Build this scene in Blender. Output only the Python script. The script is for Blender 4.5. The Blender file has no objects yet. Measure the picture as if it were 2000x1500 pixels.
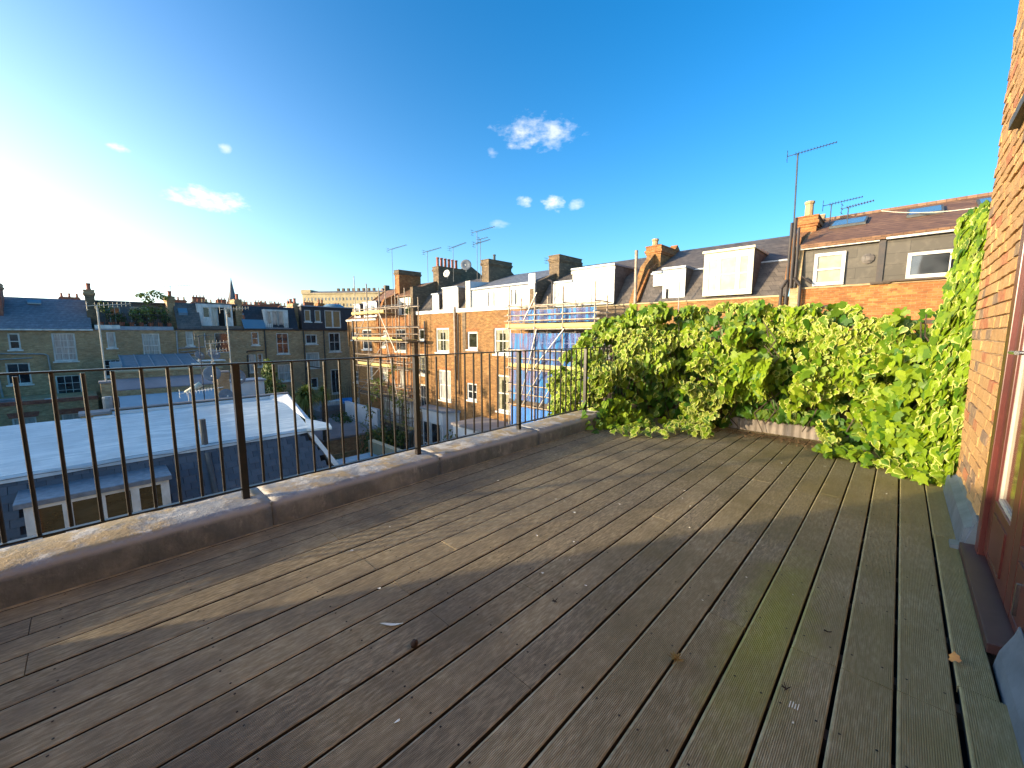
import bpy, bmesh, math, random
from math import radians, sin, cos, pi
from mathutils import Vector, Matrix, noise
random.seed(11)
S = bpy.context.scene
COL = S.collection
CAMZ = 1.25
# ---------------------------------------------------------------- camera
yaw, pitch = radians(43.748), radians(7.071)
cd = bpy.data.cameras.new('camera'); cam = bpy.data.objects.new('camera', cd); COL.objects.link(cam)
cd.sensor_width = 36.0; cd.lens = 790/2000*36; cd.clip_start = .05; cd.clip_end = 6000
Fv = Vector((-sin(yaw)*cos(pitch), cos(yaw)*cos(pitch), -sin(pitch)))
Rv = Vector((cos(yaw), sin(yaw), 0)); Uv = Rv.cross(Fv)
cam.matrix_world = Matrix(((Rv.x, Uv.x, -Fv.x, 0), (Rv.y, Uv.y, -Fv.y, 0), (Rv.z, Uv.z, -Fv.z, CAMZ), (0, 0, 0, 1)))
S.camera = cam
# ---------------------------------------------------------------- sun and sky
SUN_EL, SUN_AZ = 10.3, 29.0          # the light travels 29 degrees east of +Y
sd = bpy.data.lights.new('sun', 'SUN'); sun = bpy.data.objects.new('sun', sd); COL.objects.link(sun)
sd.energy = 2.65; sd.angle = radians(.9); sd.color = (1.0, .80, .52)
ldir = Vector((sin(radians(SUN_AZ))*cos(radians(SUN_EL)), cos(radians(SUN_AZ))*cos(radians(SUN_EL)), -sin(radians(SUN_EL))))
sun.rotation_euler = ldir.to_track_quat('-Z', 'Y').to_euler()
W = bpy.data.worlds.new('World'); S.world = W; W.use_nodes = True
wt = W.node_tree; wn = wt.nodes; wl = wt.links
for n in list(wn): wn.remove(n)
wout = wn.new('ShaderNodeOutputWorld'); bg = wn.new('ShaderNodeBackground'); wl.new(bg.outputs[0], wout.inputs[0])
sky = wn.new('ShaderNodeTexSky'); sky.sky_type = 'NISHITA'; sky.sun_disc = False
sky.sun_elevation = radians(SUN_EL); sky.sun_rotation = radians(180+SUN_AZ)
sky.air_density = 1.0; sky.dust_density = 2.2; sky.ozone_density = 4.0; sky.altitude = 30
def wmath(op, a, b=None, c=None, clamp=False):
    n = wn.new('ShaderNodeMath'); n.operation = op; n.use_clamp = clamp
    for i, v in enumerate((a, b, c)):
        if v is None: continue
        if isinstance(v, (int, float)): n.inputs[i].default_value = v
        else: wl.new(v, n.inputs[i])
    return n.outputs[0]
hsv = wn.new('ShaderNodeHueSaturation'); hsv.inputs['Saturation'].default_value = 1.24; hsv.inputs['Value'].default_value = .82; hsv.inputs['Hue'].default_value = .497
wl.new(sky.outputs[0], hsv.inputs['Color'])
skycol = hsv.outputs[0]
# hazy glow round the low sun and a paler band along the horizon
tg = wn.new('ShaderNodeTexCoord'); sx = wn.new('ShaderNodeSeparateXYZ'); wl.new(tg.outputs['Generated'], sx.inputs[0])
dg = wn.new('ShaderNodeVectorMath'); dg.operation = 'DOT_PRODUCT'; wl.new(tg.outputs['Generated'], dg.inputs[0]); dg.inputs[1].default_value = (-ldir.x, -ldir.y, .12)
near = wmath('POWER', wmath('MULTIPLY', wmath('ADD', dg.outputs['Value'], 1.), .5, clamp=True), 5.0)
low = wmath('SUBTRACT', 1., wmath('ABSOLUTE', sx.outputs[2]))
def addcol(base, f, col):
    n = wn.new('ShaderNodeMix'); n.data_type = 'RGBA'; n.blend_type = 'ADD'; wl.new(f, n.inputs['Factor']); wl.new(base, n.inputs['A']); n.inputs['B'].default_value = (*col, 1); n.clamp_factor = False; return n.outputs['Result']
skycol = addcol(skycol, wmath('MULTIPLY', near, wmath('POWER', low, 3.2)), (12.5, 12.2, 11.2))
skycol = addcol(skycol, wmath('POWER', low, 4.5), (.46, .74, .88))
tc = wn.new('ShaderNodeTexCoord')
cn = wn.new('ShaderNodeTexNoise'); cn.inputs['Scale'].default_value = 30; cn.inputs['Detail'].default_value = 5; cn.inputs['Roughness'].default_value = .6
cv = wn.new('ShaderNodeVectorMath'); cv.operation = 'MULTIPLY'; wl.new(tc.outputs['Generated'], cv.inputs[0]); cv.inputs[1].default_value = (1, 1, 2.0); wl.new(cv.outputs[0], cn.inputs['Vector'])
cn2 = wn.new('ShaderNodeTexNoise'); cn2.inputs['Scale'].default_value = 14; cn2.inputs['Detail'].default_value = 3
wl.new(tc.outputs['Generated'], cn2.inputs['Vector'])
CLOUDS = [(-.5878,.6917,.4195,.0858,.034,.62),(-.9521,.1777,.2488,.0684,.0209,.95),(-.5903,.7532,.2901,.0276,.0173,1.),(-.6416,.7087,.2934,.018,.013,.75),
 (-.5516,.7834,.2864,.0183,.0126,.5),(-.6946,.6746,.2499,.0353,.0094,.35),(-.9512,.0657,.3014,.0168,.0076,.9),(-.9199,.2060,.3337,.0103,.0103,.5),
 (-.6675,.6370,.3856,.012,.009,.4),(-.9537,.1630,.2529,.0422,.018,.9),(-.561,.712,.412,.04,.028,.6),(-.606,.68,.414,.05,.03,.7)]
mask = None
for cx, cy, cz, a, b, s in CLOUDS:
    c = Vector((cx, cy, cz)).normalized(); r = c.cross(Vector((0, 0, 1))).normalized(); u = r.cross(c)
    q = None
    for ax, w in ((r, a), (u, b)):
        d = wn.new('ShaderNodeVectorMath'); d.operation = 'DOT_PRODUCT'; wl.new(tc.outputs['Generated'], d.inputs[0]); d.inputs[1].default_value = ax/w
        sq = wmath('POWER', wmath('ABSOLUTE', d.outputs['Value']), 2.0)
        q = sq if q is None else wmath('ADD', q, sq)
    d = wn.new('ShaderNodeVectorMath'); d.operation = 'DOT_PRODUCT'; wl.new(tc.outputs['Generated'], d.inputs[0]); d.inputs[1].default_value = c
    front = wmath('GREATER_THAN', d.outputs['Value'], 0.)
    m = wmath('SUBTRACT', wmath('ADD', wmath('MULTIPLY', wmath('SUBTRACT', cn.outputs[0], .5), 2.6), .62), wmath('MULTIPLY', q, .62))
    m = wmath('MULTIPLY', wmath('MULTIPLY', wmath('MULTIPLY', m, 1.0, clamp=True), s), front)
    mask = m if mask is None else wmath('MAXIMUM', mask, m)
cmix = wn.new('ShaderNodeMix'); cmix.data_type = 'RGBA'
wl.new(wmath('POWER', mask, 1.3), cmix.inputs['Factor']); wl.new(skycol, cmix.inputs['A']); CLOUDCOL = cmix.inputs['B']
CLOUDCOL.default_value = (3.2, 3.1, 3.0, 1)
wl.new(cmix.outputs['Result'], bg.inputs['Color'])
bg.inputs['Strength'].default_value = .15
vs = S.view_settings; vs.view_transform = 'Standard'; vs.look = 'None'; vs.gamma = 1; vs.use_curve_mapping = False
vs.exposure = 1.74
S.render.engine = 'CYCLES'
# ---------------------------------------------------------------- materials
class N:
    def __init__(s, name):
        s.m = bpy.data.materials.new(name); s.m.use_nodes = True; s.t = s.m.node_tree; s.n = s.t.nodes; s.l = s.t.links
        s.b = s.n['Principled BSDF']; s.out = s.n['Material Output']; s._p = None
    def new(s, t, **k):
        n = s.n.new(t)
        for a, b in k.items():
            if hasattr(n, a): setattr(n, a, b)
        return n
    def set(s, inp, v):
        if isinstance(v, (int, float)): inp.default_value = v
        elif isinstance(v, tuple): inp.default_value = v if len(v) == len(inp.default_value) else (*v, 1)
        elif v is not None: s.l.new(v, inp)
    def pos(s):
        if s._p is None: s._p = s.new('ShaderNodeNewGeometry').outputs['Position']
        return s._p
    def math(s, op, a, b=None, clamp=False):
        n = s.new('ShaderNodeMath'); n.operation = op; n.use_clamp = clamp; s.set(n.inputs[0], a); s.set(n.inputs[1], b); return n.outputs[0]
    def noise(s, scale, detail=4, rough=.55, vec=None, stretch=None, w=None):
        v = vec or s.pos()
        if stretch:
            vm = s.new('ShaderNodeVectorMath'); vm.operation = 'MULTIPLY'; s.l.new(v, vm.inputs[0]); vm.inputs[1].default_value = stretch; v = vm.outputs[0]
        n = s.new('ShaderNodeTexNoise')
        if w is not None:
            n.noise_dimensions = '4D'; s.set(n.inputs['W'], w)
        n.inputs['Scale'].default_value = scale; n.inputs['Detail'].default_value = detail
        n.inputs['Roughness'].default_value = rough; s.l.new(v, n.inputs['Vector']); return n.outputs[0]
    def ramp(s, f, lo, hi, a=0., b=1.):
        n = s.new('ShaderNodeMapRange'); s.set(n.inputs[0], f); n.inputs[1].default_value = lo; n.inputs[2].default_value = hi
        n.inputs[3].default_value = a; n.inputs[4].default_value = b; return n.outputs[0]
    def mix(s, f, a, b, mode='MIX'):
        n = s.new('ShaderNodeMix'); n.data_type = 'RGBA'; n.blend_type = mode; s.set(n.inputs['Factor'], f); s.set(n.inputs['A'], a); s.set(n.inputs['B'], b); return n.outputs['Result']
    def wallvec(s, k=1.0, off=None):
        sp = s.new('ShaderNodeSeparateXYZ'); s.l.new(s.pos(), sp.inputs[0])
        c = s.new('ShaderNodeCombineXYZ'); s.l.new(s.math('ADD', sp.outputs[0], sp.outputs[1]), c.inputs[0]); s.l.new(s.math('MULTIPLY', sp.outputs[2], k), c.inputs[1]); return c.outputs[0]
    def brick(s, w, h, mo, vec=None, c1=(0, 0, 0, 1), c2=(1, 1, 1, 1), off=.5, smooth=.1):
        n = s.new('ShaderNodeTexBrick'); s.l.new(vec or s.wallvec(), n.inputs['Vector']); n.inputs['Scale'].default_value = 1
        n.inputs['Brick Width'].default_value = w; n.inputs['Row Height'].default_value = h; n.inputs['Mortar Size'].default_value = mo
        n.inputs['Mortar Smooth'].default_value = smooth; n.offset = off; n.inputs['Color1'].default_value = c1; n.inputs['Color2'].default_value = c2; n.inputs['Mortar'].default_value = (.5, .5, .5, 1); return n
    def bump(s, h, st, dist=.01):
        n = s.new('ShaderNodeBump'); n.inputs['Strength'].default_value = st; n.inputs['Distance'].default_value = dist; s.set(n.inputs['Height'], h); s.l.new(n.outputs[0], s.b.inputs['Normal'])
    def fin(s, col=None, rough=.8, metal=0, spec=None):
        s.set(s.b.inputs['Base Color'], col); s.set(s.b.inputs['Roughness'], rough); s.b.inputs['Metallic'].default_value = metal
        if spec is not None: s.b.inputs['Specular IOR Level'].default_value = spec
        return s.m
MATS = {}
def plain(name, c, c2=None, scale=3, rough=.7, metal=0, bump=0, stretch=None, lo=.35, hi=.65, spec=None):
    n = N(name); c2 = c2 or tuple(x*.75 for x in c)
    f = n.noise(scale, 5, .6, stretch=stretch)
    if bump: n.bump(f, bump)
    MATS[name] = n.fin(n.mix(n.ramp(f, lo, hi), c, c2), rough, metal, spec); return MATS[name]
def brickmat(name, cols, mortar, stain, w=.225, h=.075, mo=.006, bump=.5, grime=.35, light=None):
    n = N(name); bk = n.brick(w, h, mo)
    f = bk.outputs['Color']; big = n.noise(.7, 4); fine = n.noise(9, 4)
    c = n.mix(n.ramp(f, .0, .9), cols[0], cols[1]); c = n.mix(n.ramp(n.math('ADD', n.math('MULTIPLY', f, .6), n.math('MULTIPLY', fine, .4)), .55, .75), c, cols[2])
    c = n.mix(bk.outputs['Fac'], c, mortar); c = n.mix(n.ramp(big, .42, .68, 0, grime), c, stain)
    c = n.mix(n.ramp(n.noise(3.1, 5, .7, stretch=(1, 1, 2.4)), .46, .62, 0, .55), c, tuple(x*.55 for x in cols[1]))
    if light: c = n.mix(n.ramp(n.noise(2.3, 5, .7), .62, .74, 0, .6), c, light)
    n.bump(n.math('ADD', n.math('MULTIPLY', n.math('SUBTRACT', 1., bk.outputs['Fac']), 1.), n.math('MULTIPLY', fine, .5)), bump, .012)
    MATS[name] = n.fin(c, .88); return MATS[name]
brickmat('brick_yellow', ((.35, .165, .042), (.20, .092, .026), (.44, .225, .065)), (.36, .235, .11), (.18, .09, .04), light=(.52, .36, .17), bump=.9)
brickmat('brick_orange', ((.40, .15, .035), (.24, .085, .022), (.48, .21, .055)), (.38, .235, .11), (.22, .085, .03), light=(.52, .33, .16), bump=.9)
brickmat('brick_brown', ((.52, .32, .15), (.40, .235, .11), (.58, .39, .20)), (.36, .28, .18), (.21, .15, .09), light=(.48, .38, .24), grime=.5)
brickmat('brick_buff', ((.47, .32, .15), (.36, .23, .105), (.55, .40, .20)), (.40, .33, .22), (.24, .16, .09))
brickmat('brick_dark', ((.19, .13, .07), (.12, .085, .05), (.27, .185, .095)), (.17, .13, .09), (.08, .06, .045))
brickmat('brick_red', ((.34, .10, .055), (.26, .075, .045), (.40, .14, .07)), (.3, .2, .15), (.16, .06, .04))
def slatemat(name, c1, c2, w=.3, h=.2, mo=.008, rough=.6, k=1.1, streak=None):
    n = N(name); bk = n.brick(w, h, mo, n.wallvec(k)); nz = n.noise(5, 4)
    c = n.mix(n.ramp(bk.outputs['Color'], 0, 1), c1, c2); c = n.mix(bk.outputs['Fac'], c, tuple(x*.45 for x in c1)); c = n.mix(n.ramp(nz, .5, .75, 0, .5), c, tuple(min(1, x*1.7) for x in c2))
    if streak: c = n.mix(n.ramp(n.noise(1.2, 3, .6), .55, .75, 0, .6), c, streak)
    n.bump(n.math('SUBTRACT', 1., bk.outputs['Fac']), .35, .01); MATS[name] = n.fin(c, rough); return MATS[name]
slatemat('slate_grey', (.125, .132, .148), (.17, .178, .195)); slatemat('slate_brown', (.15, .072, .034), (.23, .12, .058), .25, .14)
slatemat('slate_black', (.022, .022, .026), (.034, .034, .04)); slatemat('slate_worn', (.082, .070, .060), (.125, .105, .088), streak=(.17, .145, .12))
slatemat('slate_hung', (.062, .052, .036), (.085, .072, .052), 1.2, .38, .006); slatemat('tile_purple', (.14, .11, .12), (.19, .155, .165), .3, .2)
plain('white_paint', (.70, .68, .62), (.42, .40, .35), 2.6, .6, stretch=(1, 1, .45), lo=.42, hi=.70); plain('white_render', (.68, .68, .66), (.55, .55, .53), .9, .8)
plain('cream_paint', (.72, .68, .52), (.55, .52, .38), 4, .6); plain('lead_grey', (.30, .34, .38), (.22, .25, .29), 4, .5, .25, .2)
plain('iron_black', (.011, .009, .008), (.022, .012, .008), 14, .38, .0, .2, lo=.5, hi=.7); plain('rust_edge', (.20, .11, .05), (.10, .05, .025), 20, .6)
plain('pipe_black', (.02, .018, .018), (.045, .03, .022), 6, .5); plain('pipe_grey', (.34, .34, .32), (.25, .24, .22), 5, .6)
plain('galvanised', (.42, .41, .39), (.30, .27, .23), 7, .45, .7); plain('pole_steel', (.36, .31, .24), (.22, .15, .10), 5, .55, .35)
plain('board_yellow', (.62, .48, .16), (.45, .36, .16), 3, .8, stretch=(1, 1, 6)); plain('board_dark', (.10, .075, .055), None, 4, .85)
plain('terracotta', (.42, .14, .07), (.30, .09, .05), 5, .8); plain('pot_buff', (.48, .33, .17), (.36, .24, .12), 5, .8)
plain('soil', (.07, .06, .04), (.10, .10, .05), .6, .95); plain('grass', (.05, .09, .02), (.09, .12, .035), .5, .95); plain('paving', (.23, .22, .20), (.16, .15, .13), 1.4, .9)
plain('sand_stone', (.52, .42, .24), (.40, .31, .17), .2, .9); plain('bark', (.10, .075, .05), (.06, .045, .03), 8, .9, 0, .5)
plain('dish_grey', (.20, .22, .24), (.15, .165, .18), 4, .6); plain('felt_roof', (.18, .28, .34), (.28, .37, .42), 1.1, .55, stretch=(.35, 1, 1), lo=.3, hi=.7)
plain('concrete_flat', (.28, .26, .25), (.20, .185, .18), .8, .85); plain('pink_felt', (.30, .24, .23), (.22, .18, .18), .7, .85, stretch=(.3, 1, 1))
plain('tarp_blue', (.03, .13, .42), (.05, .20, .52), 1.5, .45, stretch=(2, 2, .4)); plain('pool_blue', (.03, .25, .6), (.05, .35, .7), 2, .3)
plain('rubber_grey', (.06, .065, .065), (.09, .095, .095), 5, .7); plain('oak_door', (.34, .21, .08), (.25, .15, .06), 8, .5)
plain('far_green', (.06, .085, .03), (.10, .12, .045), .1, .95); plain('aerial_metal', (.055, .065, .08), (.035, .04, .05), 5, .5); plain('far_brick', (.34, .12, .065), (.24, .10, .055), .5, .9); plain('far_slate', (.12, .115, .12), (.17, .155, .15), .3, .8)
n = N('glass_dark'); MATS['glass_dark'] = n.fin(n.mix(n.ramp(n.noise(1.3, 2), .4, .6), (.015, .018, .022), (.05, .055, .06)), .04, 0, .9)
n = N('glass_curtain'); MATS['glass_curtain'] = n.fin(n.mix(n.ramp(n.noise(4, 3, .5, stretch=(3, 3, .4)), .35, .65), (.50, .48, .42), (.30, .29, .26)), .12, 0, .7)
n = N('glass_blue'); MATS['glass_blue'] = n.fin((.12, .20, .26), .05, 0, .9)
n = N('glass_green'); MATS['glass_green'] = n.fin(n.mix(n.ramp(n.noise(.9, 4, .6, stretch=(1, 1, 3.)), .4, .62), (.018, .020, .010), (.05, .05, .03)), .05, 0, .8)
n = N('blind_glint_cream'); MATS['blind_glint_cream'] = n.fin(n.mix(n.ramp(n.noise(3, 3), .4, .6), (.33, .30, .20), (.24, .22, .14)), .2)  # cream of blinds; on the large dormer it paints a bright pane reflection
n = N('glass_brown_reflect'); MATS['glass_brown_reflect'] = n.fin(n.mix(n.ramp(n.noise(2, 3, .5, stretch=(1, 1, .3)), .4, .6), (.20, .085, .04), (.10, .05, .03)), .08, 0, .8)  # brown reflection of the surroundings is put into the pane colour
n = N('white_coating'); f1 = n.noise(2.2, 6, .62, stretch=(2.6, .45, 1)); f2 = n.noise(.5, 3)
n.bump(f1, .8, .05); f4 = n.noise(.9, 5, .65, stretch=(1, 1.6, 1)); MATS['white_coating'] = n.fin(n.mix(n.ramp(f4, .50, .64, 0, .5), n.mix(n.ramp(f2, .35, .7), n.mix(n.ramp(f1, .42, .60), (.68, .72, .70), (.36, .44, .46)), (.42, .48, .49)), (.34, .38, .38)), .38)
n = N('net_blue'); tb = n.new('ShaderNodeBsdfTransparent'); mx = n.new('ShaderNodeMixShader')
wv = n.noise(2.2, 4, .6, stretch=(3, 3, .3)); n.fin(n.mix(n.ramp(wv, .50, .60), (.09, .13, .34), (.015, .22, .50)), .7)
n.l.new(n.ramp(wv, .42, .62, .50, .93), mx.inputs[0]); n.l.new(tb.outputs[0], mx.inputs[1]); n.l.new(n.b.outputs[0], mx.inputs[2]); n.l.new(mx.outputs[0], n.out.inputs[0]); MATS['net_blue'] = n.m
# decking: weathered reeded hardwood with algae and painted sunlit yellow near the house side
n = N('decking'); oi = n.new('ShaderNodeObjectInfo').outputs['Random']; sp = n.new('ShaderNodeSeparateXYZ'); n.l.new(n.pos(), sp.inputs[0])
g1 = n.noise(3.0, 6, .65, stretch=(9, .9, 1), w=n.math('MULTIPLY', oi, 40.)); g2 = n.noise(55, 3, .7, stretch=(1.6, .28, 1)); blot = n.noise(1.7, 5, .62); sm = n.noise(6, 4, .7)
oi2 = n.math('FRACT', n.math('MULTIPLY', oi, 5.77)); base = n.mix(oi, (.29, .235, .135), (.41, .335, .20)); base = n.mix(n.ramp(oi2, .7, .95, 0, .6), base, (.15, .145, .125)); base = n.mix(n.ramp(g1, .35, .7, 0, .8), base, (.225, .185, .115)); base = n.mix(n.ramp(g2, .42, .7, 0, .8), base, (.58, .49, .33))
base = n.mix(n.ramp(blot, .42, .66, 0, .7), base, (.15, .13, .098)); base = n.mix(n.ramp(sm, .64, .76, 0, .45), base, (.42, .37, .30))
moss_sunx = n.math('ADD', n.math('MULTIPLY', sp.outputs[0], .36), n.math('MULTIPLY', sp.outputs[1], .085)); moss = n.math('ADD', n.math('ADD', moss_sunx, .30), n.math('MULTIPLY', n.math('SUBTRACT', blot, .5), 1.1), True)  # moss mask also carries painted sunlight, growing towards the far right
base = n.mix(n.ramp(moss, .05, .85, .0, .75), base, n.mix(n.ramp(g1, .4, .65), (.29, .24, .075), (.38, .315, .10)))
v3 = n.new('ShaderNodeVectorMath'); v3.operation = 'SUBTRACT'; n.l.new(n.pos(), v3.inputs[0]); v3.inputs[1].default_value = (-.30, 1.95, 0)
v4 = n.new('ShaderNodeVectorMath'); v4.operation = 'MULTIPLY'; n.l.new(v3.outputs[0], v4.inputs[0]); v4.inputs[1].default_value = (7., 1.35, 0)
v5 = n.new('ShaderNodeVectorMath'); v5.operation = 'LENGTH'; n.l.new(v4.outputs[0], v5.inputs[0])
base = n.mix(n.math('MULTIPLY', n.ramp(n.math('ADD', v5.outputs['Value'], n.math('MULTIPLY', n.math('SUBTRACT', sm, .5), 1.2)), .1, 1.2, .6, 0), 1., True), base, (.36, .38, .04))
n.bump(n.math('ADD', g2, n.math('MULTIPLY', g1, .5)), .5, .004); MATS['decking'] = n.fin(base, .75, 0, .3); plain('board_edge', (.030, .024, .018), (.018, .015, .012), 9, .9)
# coping: weathered concrete with ochre lichen on top
n = N('coping'); a = n.noise(3.2, 7, .68); b = n.noise(11, 6, .7); c = n.noise(1.1, 4, .6); geo = n.new('ShaderNodeNewGeometry'); sg = n.new('ShaderNodeSeparateXYZ'); n.l.new(geo.outputs['Normal'], sg.inputs[0])
up = n.ramp(sg.outputs[2], .15, .97)
cc = n.mix(n.ramp(b, .38, .62), (.40, .415, .43), (.25, .265, .285)); cc = n.mix(n.ramp(c, .4, .6, 0, .6), cc, (.15, .135, .125)); cc = n.mix(n.math('MULTIPLY', up, n.ramp(a, .44, .56)), cc, (.40, .29, .15)); cc = n.mix(n.math('MULTIPLY', up, n.ramp(n.noise(5.5, 6, .7), .52, .60, 0, .85)), cc, (.60, .56, .50))
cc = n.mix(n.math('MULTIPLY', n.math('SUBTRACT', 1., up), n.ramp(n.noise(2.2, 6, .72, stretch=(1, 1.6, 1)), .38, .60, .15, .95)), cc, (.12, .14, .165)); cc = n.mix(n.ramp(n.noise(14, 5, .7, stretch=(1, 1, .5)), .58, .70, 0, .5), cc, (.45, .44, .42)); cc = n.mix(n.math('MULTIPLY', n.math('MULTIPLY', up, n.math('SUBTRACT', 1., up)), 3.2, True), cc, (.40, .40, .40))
n.bump(n.math('ADD', b, n.math('MULTIPLY', a, 1.2)), .8, .012); MATS['coping'] = n.fin(cc, .85)
n = N('near_brick'); oi = n.new('ShaderNodeObjectInfo').outputs['Random']; f = n.noise(14, 6, .7); f3 = n.noise(60, 3, .7)
c = n.mix(oi, (.50, .275, .095), (.40, .215, .08)); r2 = n.math('FRACT', n.math('MULTIPLY', oi, 7.31)); c = n.mix(n.math('GREATER_THAN', r2, .90), c, (.40, .14, .055)); c = n.mix(n.math('GREATER_THAN', n.math('FRACT', n.math('MULTIPLY', oi, 13.7)), .93), c, (.22, .14, .085))
c = n.mix(n.ramp(f, .45, .7, 0, .6), c, (.56, .36, .16)); n.bump(n.math('ADD', f, n.math('MULTIPLY', f3, .4)), .9, .012); MATS['near_brick'] = n.fin(c, .88)
plain('mortar', (.42, .29, .16), (.28, .19, .105), 9, .95, 0, .7); plain('lead_flash', (.13, .155, .18), (.20, .235, .27), 7, .5, .3, .3); plain('red_paint', (.11, .023, .017), (.075, .018, .014), 5, .32, spec=.6)
plain('red_sill', (.05, .020, .018), (.075, .034, .03), 9, .45); plain('bead_cream', (.58, .52, .40), (.48, .42, .32), 6, .5); plain('steel', (.55, .55, .53), (.45, .45, .43), 5, .25, 1.0)
plain('kerb_sheet', (.30, .25, .20), (.20, .17, .14), 5, .8, 0, .3); plain('litter', (.16, .085, .035), (.26, .16, .07), 20, .9); plain('petal', (.85, .82, .72), (.7, .66, .5), 20, .6)
plain('dry_leaf', (.55, .26, .06), (.45, .18, .05), 30, .7); plain('bud_brown', (.06, .03, .015), (.03, .015, .01), 40, .8); plain('dry_flower', (.34, .24, .08), (.22, .14, .05), 60, .9)
plain('shed_inside', (.01, .01, .01), (.012, .012, .012), 3, 1)
def leafmat(name, g1, g2, cream=None):
    n = N(name); at = n.new('ShaderNodeAttribute'); at.attribute_name = 'rnd'; ed = n.new('ShaderNodeAttribute'); ed.attribute_name = 'edge'
    sp = n.new('ShaderNodeSeparateXYZ'); n.l.new(at.outputs['Vector'], sp.inputs[0])
    c = n.mix(sp.outputs[0], g1, g2); c = n.mix(n.ramp(n.noise(30, 3), .4, .7, 0, .35), c, tuple(x*.7 for x in g1))
    if cream:
        c = n.mix(n.math('MULTIPLY', sp.outputs[2], .5), c, (.32, .36, .03))
        nz = n.noise(45, 3, .6); e = n.math('ADD', ed.outputs['Fac'], n.math('MULTIPLY', n.math('SUBTRACT', nz, .5), .9))
        c = n.mix(n.math('MULTIPLY', n.ramp(e, .62, .85), sp.outputs[1]), c, cream)
    n.fin(c, .5, 0, .35); tr = n.new('ShaderNodeBsdfTranslucent'); n.l.new(n.mix(.5, c, (.25, .36, .03)), tr.inputs['Color'])
    mx = n.new('ShaderNodeMixShader'); mx.inputs[0].default_value = .2; n.l.new(n.b.outputs[0], mx.inputs[1]); n.l.new(tr.outputs[0], mx.inputs[2]); n.l.new(mx.outputs[0], n.out.inputs[0]); MATS[name] = n.m
leafmat('ivy_leaf', (.04, .125, .005), (.24, .34, .008), (.52, .54, .13)); leafmat('tree_leaf', (.05, .085, .02), (.10, .14, .03)); leafmat('bright_leaf', (.10, .14, .025), (.20, .22, .05)); leafmat('far_leaf', (.05, .07, .025), (.14, .13, .04))
# ---------------------------------------------------------------- mesh helpers
class Fr:
    def __init__(s, o, u, nn): s.o, s.u, s.n = Vector(o), Vector(u), Vector(nn)
    def p(s, u, n, z): return s.o + s.u*u + s.n*n + Vector((0, 0, z))
WF = Fr((0, 0, 0), (1, 0, 0), (0, 1, 0)); RR = Fr((0, 18, 0), (1, 0, 0), (0, -1, 0)); LL = Fr((-46, 0, 0), (0, 1, 0), (1, 0, 0))
LOC = {}
class MB:
    def __init__(s): s.v = []; s.f = []
    def add(s, vs, fs):
        k = len(s.v); s.v += [Vector(v) for v in vs]; s.f += [tuple(k+i for i in f) for f in fs]; return s
    def box(s, fr, u0, u1, n0, n1, z0, z1):
        P = [fr.p(u, n, z) for z in (z0, z1) for n in (n0, n1) for u in (u0, u1)]
        return s.add(P, [(0, 1, 3, 2), (4, 5, 7, 6), (0, 1, 5, 4), (2, 3, 7, 6), (0, 2, 6, 4), (1, 3, 7, 5)])
    def pri(s, fr, poly, a0, a1, ax='u'):     # polygon (n,z) swept along u, (u,z) swept along n, or (u,n) swept along z
        f = {'u': lambda q, a: fr.p(a, q[0], q[1]), 'n': lambda q, a: fr.p(q[0], a, q[1]), 'z': lambda q, a: fr.p(q[0], q[1], a)}[ax]
        k = len(poly); P = [f(q, a) for a in (a0, a1) for q in poly]
        return s.add(P, [tuple(range(k)), tuple(range(2*k-1, k-1, -1))]+[(i, (i+1) % k, k+(i+1) % k, k+i) for i in range(k)])
    def tube(s, a, b, r, seg=8, r2=None):
        a, b = Vector(a), Vector(b); d = (b-a).normalized(); x = d.orthogonal().normalized(); y = d.cross(x); r2 = r if r2 is None else r2
        P = [c+(x*cos(t)+y*sin(t))*rr for c, rr in ((a, r), (b, r2)) for t in [2*pi*i/seg for i in range(seg)]]
        return s.add(P, [tuple(range(seg))[::-1], tuple(range(seg, 2*seg))]+[(i, (i+1) % seg, seg+(i+1) % seg, seg+i) for i in range(seg)])
    def path(s, pts, r, seg=6):
        for a, b in zip(pts, pts[1:]): s.tube(a, b, r, seg)
        return s
    def lathe(s, c, prof, seg=12, axis=(0, 0, 1)):
        c = Vector(c); d = Vector(axis).normalized(); x = d.orthogonal().normalized(); y = d.cross(x); P = []
        for r, h in prof: P += [c+d*h+(x*cos(2*pi*i/seg)+y*sin(2*pi*i/seg))*r for i in range(seg)]
        k = len(prof); return s.add(P, [(j*seg+i, j*seg+(i+1) % seg, (j+1)*seg+(i+1) % seg, (j+1)*seg+i) for j in range(k-1) for i in range(seg)]+[tuple(range(seg))[::-1], tuple(range((k-1)*seg, k*seg))])
    def quad(s, *p): return s.add(p, [tuple(range(len(p)))])
    def build(s, name, m, parent=None, bev=0, smooth=False):
        me = bpy.data.meshes.new(name); o = bpy.data.objects.new(name, me); COL.objects.link(o)
        if parent is not None: base = LOC[parent]
        else:
            xs = [v.x for v in s.v]; ys = [v.y for v in s.v]; zs = [v.z for v in s.v]; base = Vector(((min(xs)+max(xs))/2, (min(ys)+max(ys))/2, min(zs)))
        me.from_pydata([v-base for v in s.v], [], s.f)
        bm = bmesh.new(); bm.from_mesh(me); bmesh.ops.recalc_face_normals(bm, faces=bm.faces)
        if bev: bmesh.ops.bevel(bm, geom=bm.edges[:], offset=bev, segments=2, affect='EDGES', profile=.6)
        bm.to_mesh(me); bm.free()
        if smooth:
            for p in me.polygons: p.use_smooth = True
        me.materials.append(MATS[m]); LOC[o] = base.copy()
        if parent is not None: o.parent = parent
        else: o.location = base
        return o
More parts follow.
